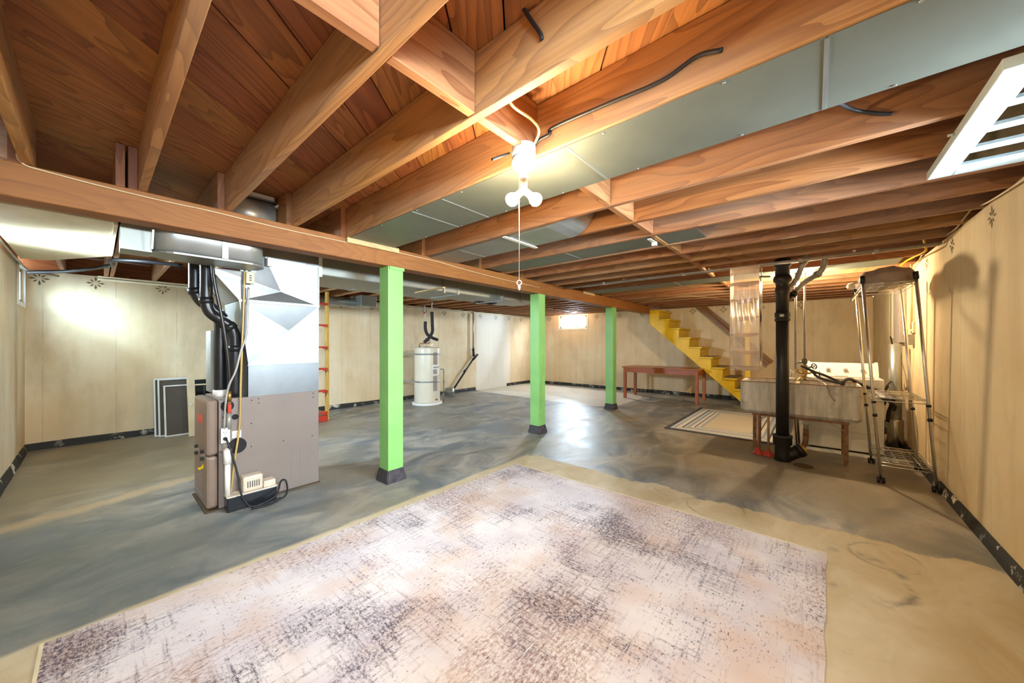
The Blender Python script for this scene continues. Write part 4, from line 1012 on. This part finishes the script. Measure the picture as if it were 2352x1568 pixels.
# ---------------------------------------------------------------- washer
wx0, wx1, wy0, wy1, wh = 5.88, 6.50, -.62, .07, .89
t = thing('washing_machine', 'white top loading washing machine behind the laundry sink', 'washing machine', (6.2, -.28, 0))
MB().box((wx0, wy0, .02), (wx1, wy1, wh), .012).build('body', 'appliance', t)
lid = MB().box((wx0 + .03, wy0 + .07, wh + .0005), (wx1 - .16, wy1 - .07, wh + .018), .006).build('lid', 'appliance', t)
MB().box((wx0 + .031, wy0 + .30, wh + .019), (wx0 + .05, wy0 + .42, wh + .024), .002).build('lid_handle', 'appliance', lid)
con = MB().prism([(wx1 - .15, wh + .0005), (wx1 - .02, wh + .0005), (wx1 - .02, wh + .16), (wx1 - .07, wh + .16)], wy0 + .03, wy1 - .03, 'Y').build('control_console', 'white', t)
for ya, yb_ in ((wy0, wy0 + .03), (wy1 - .03, wy1)): MB().prism([(wx1 - .19, wh + .0005), (wx1 - .01, wh + .0005), (wx1 - .01, wh + .17), (wx1 - .06, wh + .175), (wx1 - .12, wh + .12)], ya, yb_, 'Y').build('console_end_cap', 'appliance', t)
for q, y in enumerate((-.15, -.32, -.48)): MB().tube([(wx1 - .116, y, wh + .075), (wx1 - .15, y, wh + .06)], .022, 16).build('dial', 'grey_label', con)
MB().box((wx0 - .002, wy0 + .02, .24), (wx0 - .0003, wy1 - .02, .243)).build('panel_gap', 'grey_label', t)
for y in (wy0 + .06, wy1 - .06):
    for x in (wx0 + .06, wx1 - .06): MB().cyl((x, y), .018, 0, .0195, 12).build('foot', 'rubber', t)

# dryer vent
t = thing('vent_duct', 'silver vertical vent pipe with ribbed flexible elbow behind the rack', 'duct', (6.20, -.745, 0))
vx, vy = 6.20, -.745
MB().tube([(vx, vy, .38), (vx, vy, 1.30)], .055, 20).build('pipe', 'galv', t)
m = MB(); P = smooth([Vector((vx, vy, .40)), Vector((vx, vy, .25)), Vector((vx + .04, vy, .14)), Vector((vx + .13, vy, .085)), Vector((vx + .42, vy, .08))], 12)
m.tube(P, [.066 + .006 * (i % 2) for i in range(len(P))], 18); m.build('flex_elbow', 'alu', t)
MB().tube([(vx, vy, .70), (vx, vy, .72)], .058, 20).build('joint_band', 'alu', t)
t = thing('dark_box', 'dark low crate on the floor in the corner behind the rack', 'crate', (7.3, -.66, 0))
MB().box((7.05, -.80, .0), (7.55, -.50, .16), .006).build('crate_body', 'print_dark', t)
# wall fittings on the right wall
t = thing('wall_panel_box', 'tall narrow cream electrical cover with black slot on the right wall', 'electrical panel', (7.15, Y0, 1.36))
MB().box((7.00, Y0 + .001, 1.36), (7.30, Y0 + .05, 2.10), .004).build('cover', 'cream', t); MB().box((7.13, Y0 + .0505, 1.40), (7.15, Y0 + .053, 2.0)).build('slot', 'print_dark', t)
t = thing('utility_box', 'grey utility cabinet strip mounted on the right wall', 'electrical panel', (6.6, Y0, 1.3))
MB().box((6.42, Y0 + .001, 1.32), (6.86, Y0 + .06, 2.12), .004).build('cabinet', 'grey_label', t)
t = thing('wall_outlet', 'grey surface mounted wall outlet with conduit on the right wall', 'outlet', (6.1, Y0, 1.25))
oc = pY(2090, 780, Y0 + .03)
MB().box((oc.x - .05, Y0 + .001, oc.z - .06), (oc.x + .05, Y0 + .05, oc.z + .06), .004).build('box', 'steel_pipe', t)
MB().box((oc.x - .04, Y0 + .0505, oc.z + .065), (oc.x + .03, Y0 + .08, oc.z + .12), .004).build('plug', 'cream', t)
MB().box((oc.x - .09, Y0 + .0005, oc.z + .075), (oc.x + .10, Y0 + .02, oc.z + .20), .002).build('backing', 'cream', t)
MB().tube([(oc.x - .02, Y0 + .022, oc.z + .12), (oc.x - .02, Y0 + .022, WT)], .012, 10).build('conduit', 'tan_cable', t)
P = [Vector((oc.x + .01, Y0 + .06, oc.z - .02)), Vector((oc.x + .0, Y0 + .035, oc.z - .2)), Vector((oc.x + .1, Y0 + .03, oc.z - .45)), Vector((oc.x + .25, Y0 + .03, oc.z - .6)), Vector((oc.x + .45, Y0 + .03, oc.z - .45))]
wire('appliance_cord', P, .006, 'tan_cable', 'tan appliance cord looping below the wall outlet', 'cord')
P = [Vector((7.0, Y0 + .07, 1.40)), Vector((6.7, Y0 + .06, 1.15)), Vector((6.40, Y0 + .07, .95)), Vector((6.05, Y0 + .21, .80)), Vector((6.0, Y0 + .22, .66)), Vector((6.14, Y0 + .215, .58)), Vector((6.32, Y0 + .19, .72)), Vector((6.3, Y0 + .06, .98))]
wire('appliance_cord', P, .008, 'rubber', 'black appliance cord looped around the vent pipe', 'cord')

# ---------------------------------------------------------------- rolling wire rack
rx0, rx1, ry0, ry1 = 4.75, 5.47, -.82, -.48; LEAN = .125 / 1.93; RH = 1.93
t = thing('wire_rack', 'leaning chrome wire shelving rack on black casters by the right wall', 'shelf rack', (5.1, -.65, 0))
def rp(x, y, z): return Vector((x, y + LEAN * z, z))
for x in (rx0, rx1):
    for y in (ry0, ry1):
        m = MB().tube([rp(x, y, .085), rp(x, y, RH)], .0125, 12); po = m.build('pole', 'chrome', t)
        MB().tube([rp(x, y, RH - .05), rp(x, y, RH + .02)], .019, 12).build('pole_cap', 'rubber', po)
        ca = MB().tube([rp(x, y, .05), rp(x, y, .0845)], .009, 8)
        for s_ in (-1, 1): ca.lathe((x + .018, y + s_ * .016 + .0, .029), [(.004, -.011), (.027, -.011), (.029, 0), (.027, .011), (.004, .011)], 16, 'Y')
        ca.box((x - .006, y - .004, .03), (x + .022, y + .004, .055)); ca.build('caster', 'rubber', t)
        MB().tube([rp(x, y, .62), rp(x, y, .645)], .017, 12).build('collar', 'rubber', po)
        MB().tube([rp(x, y, .745), rp(x, y, .765)], .017, 12).build('collar', 'rubber', po)
def shelf(z, nx=9, ny=5, rail=.03):
    m = MB()
    for y in (ry0, ry1):
        for dz in (0, -rail): m.tube([rp(rx0, y, z + dz), rp(rx1, y, z + dz)], .004, 6)
    for x in (rx0, rx1):
        for dz in (0, -rail): m.tube([rp(x, ry0, z + dz), rp(x, ry1, z + dz)], .004, 6)
    for i in range(1, nx): x = rx0 + (rx1 - rx0) * i / nx; m.tube([rp(x, ry0, z), rp(x, ry1, z)], .0025, 6)
    for i in range(1, ny): y = ry0 + (ry1 - ry0) * i / ny; m.tube([rp(rx0, y, z - .005), rp(rx1, y, z - .005)], .003, 6)
    return m.build('shelf', 'chrome', t)
shelf(.20); shelf(.80); shelf(1.87)
# bundle of brown cloth on top
t = thing('cloth_bundle', 'crumpled brown cloth bundle heaped on the wire rack top', 'cloth', rp(5.1, -.65, 1.88))
def blob(c, r, sc, seed):
    m = MB(); m.ball((0, 0, 0), 1, (1, 1, 1), 20); rr = random.Random(seed)
    ph = [rr.uniform(0, 6) for _ in range(6)]
    for v in m.bm.verts:
        d = v.co.copy(); k = 1 + .10 * math.sin(5 * d.x + ph[0]) * math.cos(4 * d.y + ph[1]) + .06 * math.sin(9 * d.z + ph[2] + 3 * d.x) + .04 * math.sin(13 * d.y + ph[3])
        q = d * k; q.z = max(q.z, -.55)
        v.co = Vector(c) + Vector((q.x * sc[0], q.y * sc[1], q.z * sc[2])) * r
    return m
blob(rp(4.93, -.66, 1.93), .1, (2.0, 1.9, 1.0), 3).build('main_roll', 'cloth', t)
blob(rp(5.27, -.63, 1.915), .1, (2.2, 1.7, .75), 5).build('rear_roll', 'cloth', t)
blob(rp(5.45, -.47, 1.94), .05, (1.2, 1.3, 1.0), 9).build('small_roll', 'pump_tan', t)
tag(MB().bar(rp(5.1, -.46, 1.82), rp(4.95, -.40, 1.74), .015, .015).build('clothes_peg_rod', 'chrome', None, rp(5.02, -.43, 1.78)), 'short chrome rod dangling under the rack top shelf', 'rod')

# ---------------------------------------------------------------- soil stack
KX, KY = 4.98, .266
t = thing('soil_stack', 'black cast iron soil stack pipe in front of the laundry sink', 'pipe', (KX, KY, 0))
MB().lathe((KX, KY), [(.075, 0), (.072, .06), (.07, .17), (.088, .19), (.088, .26), (.092, .262), (.092, .285), (.062, .29)], 28).build('floor_hub', 'cast_iron', t)
MB().lathe((KX, KY), [(.060, .285), (.060, 1.62)], 28).build('lower_pipe', 'cast_iron', t)
MB().lathe((KX, KY), [(.066, 1.555), (.072, 1.56), (.072, 1.58), (.066, 1.585), (.066, 1.60), (.072, 1.605), (.072, 1.65), (.066, 1.655)], 28).build('no_hub_coupling', 'rubber', t)
MB().box((KX - .09, KY - .02, 1.60), (KX - .0725, KY + .02, 1.63), .003).build('clamp_screw', 'steel_pipe', t)
MB().lathe((KX, KY), [(.060, 1.64), (.062, 1.85), (.068, 1.86), (.068, 1.92), (.06, 1.93), (.062, 1.98), (.082, 2.00), (.086, 2.03), (.075, 2.06)], 28).build('upper_pipe', 'cast_iron', t)
MB().lathe((KX, KY), [(.068, 2.05), (.066, 2.16), (.080, 2.17), (.080, 2.24), (.072, 2.25)], 28).build('top_hub', 'black_pipe', t)
r_ = Vector((RT[0], RT[1], 0))
d_ = (r_ * .85 + Vector((0, 0, .55)) - Vector((FW[0], FW[1], 0)) * .30).normalized(); b0 = Vector((KX, KY, .03)) + r_ * .01
MB().tube([b0 + d_ * .02, b0 + d_ * .16], [.06, .066], 22).build('cleanout_branch', 'cast_iron', t)
MB().tube([b0 + d_ * .161, b0 + d_ * .205], .072, 22).build('cleanout_coupling', 'rubber', t)
MB().tube([b0 + d_ * .206, b0 + d_ * .222], .062, 22).tube([b0 + d_ * .222, b0 + d_ * .24], .02, 4).build('cleanout_plug', 'gold', t)
ur = (r_ * .8 + Vector((0, 0, .8))).normalized(); w0 = Vector((KX, KY, 1.74))
MB().tube([w0, w0 + ur * .17], .032, 16).build('wye_arm', 'cast_iron', t)
P = [w0 + ur * .155, w0 + ur * .36, pX(1880, 628, 4.95), pX(1893, 608, 4.95), pX(1894, 585, 4.95)]
MB().tube(smooth(P, 5), .026, 14).build('branch_pipe', 'steel_pipe', t)
MB().tube([w0 + ur * .15, w0 + ur * .19], .040, 16).build('arm_coupling', 'cast_iron', t)
MB().tube([P[2] - (P[2] - P[1]).normalized() * .03, P[2]], .037, 14).build('branch_coupling', 'steel_pipe', t)
w1 = Vector((KX, KY, 1.86)); P = [w1, w1 + ur * .20, pX(1840, 615, 4.98), pX(1851, 598, 4.98), pX(1851, 583, 4.98)]
MB().tube(smooth(P, 5), .026, 14).build('second_branch_pipe', 'steel_pipe', t)
t = thing('floor_drain', 'round rusty iron floor drain beside the soil stack', 'drain', (4.80, .02, 0))
dc = pz(1845, 1070); MB().lathe((dc.x, dc.y), [(.085, .0003), (.085, .004), (.07, .004)], 28).build('grate_rim', 'drain', t)
for q in range(5): MB().box((dc.x - .05, dc.y - .05 + q * .024, .0042), (dc.x + .05, dc.y - .042 + q * .024, .006)).build('grate_bar', 'rust', t)
# plungers
for px, py, lab in ((1742, 1042, 'red rubber plunger with wooden handle beside the sink leg'), (1768, 1048, 'red rubber plunger with wooden handle touching the soil stack')):
    c = pz(px, py)
    if px > 1750: c = Vector((KX + .10, KY + .135, 0))
    t = thing('plunger', lab, 'plunger', c, 'plungers under the sink')
    MB().lathe((c.x, c.y), [(.056, .0), (.060, .008), (.050, .03), (.024, .055), (.016, .075), (.013, .08)], 22).build('cup', 'plunger', t)
    MB().tube([(c.x, c.y, .078), (c.x + .006, c.y, .455)], .0125, 12).build('handle', 'handle', t)

# leaning striped board behind sink drain
t = thing('slatted_board', 'dark board with pale slats leaning under the laundry sink', 'board', (5.80, .2, 0))
for q in range(4): MB().bar((5.62 + q * .035, .13 + q * .012, 0.004), (5.80 + q * .015, .16 + q * .012, .44), .02, .012, (1, 0, 0)).build('slat', 'pale_wood' if q % 2 else 'print_dark', t)

# ---------------------------------------------------------------- hanging organiser
ox0, ox1 = 4.60, 4.86
a = pX(1678, 618, 4.64); b = pX(1745, 618, 4.64); zb_ = pX(1678, 850, 4.64).z; zt2 = 2.14
oy0, oy1 = b.y, a.y
t = thing('hanging_organizer', 'clear plastic hanging organizer with six shelves hung from the ceiling pipe', 'organizer', (4.73, (oy0 + oy1) / 2, zb_))
def sheet(nm, pts, nu, nv, amp, ph):
    # wavy thin sheet between four corners with real thickness
    m = MB(); A, B, C, D = [Vector(p) for p in pts]; nrm = (B - A).cross(D - A).normalized(); g = []
    for side in (0, 1):
        rows = []
        for j in range(nv + 1):
            row = []
            for i in range(nu + 1):
                u, v_ = i / nu, j / nv; p = A.lerp(B, u).lerp(D.lerp(C, u), v_)
                e = amp * math.sin(u * 31 + ph + 2.5 * math.sin(v_ * 5 + ph)) * math.sin(math.pi * u) * (.5 + .5 * math.sin(v_ * 19 + ph * 2))
                row.append(m.bm.verts.new(p + nrm * (e + side * .0012)))
            rows.append(row)
        g.append(rows)
        for j in range(nv):
            for i in range(nu): m.bm.faces.new((rows[j][i], rows[j][i + 1], rows[j + 1][i + 1], rows[j + 1][i])).smooth = True
    return m.build(nm, 'clear_plastic', t)
sheet('front_panel', [(ox0, oy0, zb_), (ox0, oy1, zb_), (ox0, oy1, zt2), (ox0, oy0, zt2)], 34, 24, .006, .3)
sheet('back_panel', [(ox1, oy0, zb_), (ox1, oy1, zb_), (ox1, oy1, zt2), (ox1, oy0, zt2)], 34, 24, .006, 1.7)
sheet('side_panel', [(ox0, oy0, zb_), (ox1, oy0, zb_), (ox1, oy0, zt2), (ox0, oy0, zt2)], 20, 24, .005, 2.2)
sheet('side_panel', [(ox0, oy1, zb_), (ox1, oy1, zb_), (ox1, oy1, zt2), (ox0, oy1, zt2)], 20, 24, .005, .9)
for z_ in [zb_ + (zt2 - zb_) * f for f in (.004, .165, .335, .50, .67, .83)]:
    m = MB(); n_ = 8; sag = .035
    rows = [[m.bm.verts.new((ox0 + .008 + (ox1 - ox0 - .016) * i / n_, oy0 + .006 + (oy1 - oy0 - .012) * j / n_, z_ + sag * (1 - math.sin(math.pi * i / n_) * math.sin(math.pi * j / n_)) - (sag if z_ < zb_ + .05 else 0) * 0)) for i in range(n_ + 1)] for j in range(n_ + 1)]
    low = [[m.bm.verts.new((v.co.x, v.co.y, v.co.z - .006)) for v in r] for r in rows]
    for R_, fl in ((rows, 0), (low, 1)):
        for j in range(n_):
            for i in range(n_): m.bm.faces.new((R_[j][i], R_[j][i + 1], R_[j + 1][i + 1], R_[j + 1][i])).smooth = True
    for j in range(n_):
        m.bm.faces.new((rows[j][0], rows[j + 1][0], low[j + 1][0], low[j][0])); m.bm.faces.new((rows[j][n_], rows[j + 1][n_], low[j + 1][n_], low[j][n_]))
        m.bm.faces.new((rows[0][j], rows[0][j + 1], low[0][j + 1], low[0][j])); m.bm.faces.new((rows[n_][j], rows[n_][j + 1], low[n_][j + 1], low[n_][j]))
    m.build('shelf', 'plastic_shelf', t)
m = MB()
for x in (ox0, ox1):
    for y in (oy0, oy1): m.tube([(x, y, zb_), (x, y, zt2)], .0035, 6)
m.build('piping', 'plastic_shelf', t)
MB().box((ox0 - .002, oy0 - .002, zt2), (ox1 + .002, oy1 + .002, zt2 + .012), .003).build('top_board', 'plastic_shelf', t)
my_ = (oy0 + oy1) / 2
m = MB().tube(smooth([Vector((4.73, my_, zt2 + .011)), Vector((4.73, my_, zt2 + .03)), Vector((4.755, my_, zt2 + .05)), Vector((4.73, my_, zt2 + .062)), Vector((4.705, my_, zt2 + .05))], 5), .003, 6); m.build('hook', 'chrome', t)

# ---------------------------------------------------------------- water pipes under the joists
for i, (x, z_, r, y1, lab) in enumerate(((4.735, 2.172, .014, 2.96, 'grey steel water pipe under the joists carrying the hanging organizer'), (4.815, 2.180, .014, 2.96, 'grey steel water pipe under the joists, second of the pair, without the organizer'))):
    t = thing('water_pipe', lab, 'pipe', (x, 1.0, z_))
    MB().tube([(x, Y0 + .02, z_), (x, y1, z_)], r, 12).build('pipe', 'steel_pipe', t)
    for y in (-.45, .1, 1.25, 2.3): MB().tube([(x, y - .02, z_), (x, y + .02, z_)], r * 1.45, 12).build('coupling', 'steel_pipe', t)
    for y in (-.3, .95, 2.0): MB().box((x - .006, y - .01, z_ + r), (x + .006, y + .01, WT)).build('hanger', 'galv', t)
t = thing('pipe_drop', 'short steel pipe tee dropping beside the organizer', 'pipe', (4.735, .44, 2.0))
MB().tube(smooth([Vector((4.735, .445, 2.155)), Vector((4.735, .445, 2.07)), Vector((4.735, .43, 2.04)), Vector((4.76, .36, 2.035))], 4), .011, 10).build('elbow', 'steel_pipe', t)

# ---------------------------------------------------------------- overhead white sash
s0 = pz(2126, 415, 2.165); s1 = pz(2300, 170, 2.165)
ax0, ax1, ay1, ay0 = s1.x - .02, s0.x, (s0.y + s1.y) / 2, Y0 + .01
t = thing('glazed_panel', 'white painted multi-pane sash stored flat under the joists by the right wall', 'window sash', ((ax0 + ax1) / 2, (ay0 + ay1) / 2, 2.165))
fw = .085
for lo, hi in (((ax0, ay1 - fw, 2.165), (ax1, ay1, WT - .001)), ((ax0, ay0, 2.165), (ax1, ay0 + .04, WT - .001))): MB().box(lo, hi, .003).build('stile', 'teal_white', t)
for lo, hi in (((ax0, ay0 + .04, 2.165), (ax0 + fw, ay1 - fw, WT - .001)), ((ax1 - .075, ay0 + .04, 2.165), (ax1, ay1 - fw, WT - .001))): MB().box(lo, hi, .003).build('rail', 'teal_white', t)
inn0, inn1 = ax0 + fw, ax1 - .075
for q in range(1, 4):
    x = inn0 + (inn1 - inn0) * q / 4; MB().box((x - .012, ay0 + .04, 2.168), (x + .012, ay1 - fw, WT - .004), .002).build('muntin', 'teal_white', t)
for q in range(4):
    x0_ = inn0 + (inn1 - inn0) * q / 4; x1_ = inn0 + (inn1 - inn0) * (q + 1) / 4
    MB().box((x0_ + .012, ay0 + .04, 2.182), (x1_ - .012, ay1 - fw, 2.185)).build('pane', 'dark_glass', t)
MB().tube([((ax0 + ax1) / 2, ay1 + .02, 2.188), ((ax0 + ax1) / 2, ay1, 2.188)], .006, 8).build('nail', 'teal_white', t)

# ---------------------------------------------------------------- light fixtures
LX, LY = 1.302, 1.035
t = thing('light_fixture', 'white ceramic lampholder with two lit bulbs hanging over the rug', 'light fixture', (LX, LY, WT))
MB().lathe((LX, LY), [(.052, 2.168), (.055, 2.17), (.055, WT + .02), (.05, WT + .022)], 28).build('junction_box', 'box_blue', t)
MB().lathe((LX, LY), [(.022, 2.105), (.030, 2.112), (.045, 2.125), (.056, 2.14), (.057, 2.158), (.052, 2.1675)], 30).build('lampholder', 'ceramic', t)
MB().tube([(LX, LY, 2.075), (LX, LY, 2.106)], .019, 18).build('socket', 'ceramic', t)
MB().tube([(LX, LY, 2.035), (LX, LY, 2.0745)], .017, 16).build('extender', 'drain', t)
rv = Vector((RT[0], RT[1], 0)); ctr = Vector((LX, LY, 2.022))
m = MB().tube([ctr + Vector((0, 0, .013)), ctr + Vector((0, 0, -.008))], .017, 14)
for s_ in (-1, 1): m.tube([ctr, ctr + rv * (s_ * .028) + Vector((0, 0, -.022))], .016, 14)
m.build('twin_adapter', 'ceramic', t)
for s_ in (-1, 1):
    d = (rv * (s_ * .8) + Vector((0, 0, -.6))).normalized(); c = ctr + rv * (s_ * .052) + Vector((0, 0, -.042))
    m = MB(); m.tube([c - d * .036, c - d * .022, c - d * .008, c + d * .010, c + d * .024, c + d * .031, c + d * .033], [.013, .018, .028, .031, .024, .012, .002], 20)
    m.build('bulb', 'bulb', t)
cc = Vector((LX, LY, 0)) - rv * .022
MB().tube([cc + Vector((0, 0, 2.135)), cc + Vector((0, 0, 1.60))], .0022, 6).build('pull_chain', 'chrome', t)
cl = cc + Vector((0, 0, 1.588))
MB().tube([cl + rv * (.011 * math.cos(k * math.pi / 8)) + Vector((0, 0, .011 * math.sin(k * math.pi / 8))) for k in range(17)], .002, 6, False).build('pull_ring', 'ceramic', t)
MB().tube([cl + Vector((0, 0, -.011)), cl + Vector((0, 0, -.02)), cl + Vector((0, 0, -.035))], [.004, .007, .003], 8).build('pull_knob', 'ceramic', t)
# laundry bulb
bx_, by_, bz_ = 5.85, .166, 2.073
t = thing('laundry_light', 'bare lit bulb in a ceramic socket above the washing machine', 'light fixture', (bx_, by_, WT))
MB().lathe((bx_, by_), [(.02, 2.14), (.05, 2.165), (.052, WT)], 20).build('lampholder', 'ceramic', t)
MB().lathe((bx_, by_), [(.002, bz_ - .045), (.018, bz_ - .04), (.030, bz_ - .015), (.030, bz_ + .005), (.016, bz_ + .035), (.013, 2.142)], 20).build('bulb', 'bulb2', t)
MB().tube([(bx_ + .04, by_, 2.16), (bx_ + .04, by_, 1.75)], .002, 6).build('pull_cord', 'ceramic', t)

# ---------------------------------------------------------------- cables in the joists
fx = JX[4] - .028
wire('joist_cable', [Vector((LX + .05, LY + .02, 2.19)), pX(1235, 325, fx - .01), pX(1262, 308, fx), pX(1272, 292, fx), pX(1400, 236, fx), pX(1520, 185, fx), pX(1600, 130, fx), pX(1660, 114, fx)], .0075, 'black_cable', 'black cable along the joist face ending in a drilled hole right of the bulbs')
wire('joist_cable', [pX(1166, 218, 1.12), pX(1180, 245, 1.16), pX(1222, 275, 1.28), pX(1238, 303, 1.32), Vector((LX + .035, LY - .01, 2.215))], .0065, 'tan_cable', 'tan cable curving down from the joist bay into the lamp box')
wire('joist_cable', [pX(1180, -20, JX[3] - .04), pX(1212, 35, JX[3] - .03), pX(1240, 75, JX[3] - .026), pX(1245, 92, JX[3] - .022)], .007, 'black_cable', 'black cable hanging loose across a pale joist face above the bulbs')
tag(MB().tube([pY(1130, 366, 1.09), pY(1170, 352, 1.07)], .006, 8).build('cable_stub', 'black_cable', None, pY(1150, 360, 1.08)), 'short cut black cable stub beside the lamp box', 'cable')
fx = JX[6] - .024
wire('joist_cable', [pX(1905, 226, JX[5] + .035), pX(1960, 252, fx - .05), pX(2020, 261, fx - .01), pX(2050, 261, fx)], .008, 'black_cable', 'short black cable between the wide joist pan and the next joist')
yr = Y0 + .02
wire('wall_cable', [pY(2400, 375, yr), pY(2352, 412, yr), pY(2270, 464, yr), pY(2235, 478, yr), pY(2215, 500, yr), pY(2195, 525, yr), pY(2170, 540, yr), pY(2150, 540, yr + .04)], .006, 'tan_cable', 'tan cable running along the top of the right wall')
wire('wall_cable', [pY(2188, 510, yr), pY(2150, 537, yr), pY(2140, 552, yr), pY(2130, 565, yr), pY(2115, 590, yr), pY(2090, 625, yr)], .005, 'tan_cable', 'thin tan cable dropping down the right wall towards the outlet')
wire('wall_cable', [pY(2122, 550, yr + .1), pY(2127, 572, yr + .08), pY(2120, 580, yr + .08), pY(2085, 597, yr + .1), pY(2068, 610, yr + .1)], .008, 'yellow_cable', 'yellow cable hooked near the ceiling above the wire rack')
wire('ceiling_wire', [pz(1680, 690, 2.19), pz(1620, 682, 2.18), pz(1560, 680, 2.17), pz(1500, 690, 2.18), pz(1420, 705, 2.19)], .004, 'tan_cable', 'thin tan wire sagging under the joists near the stairs')
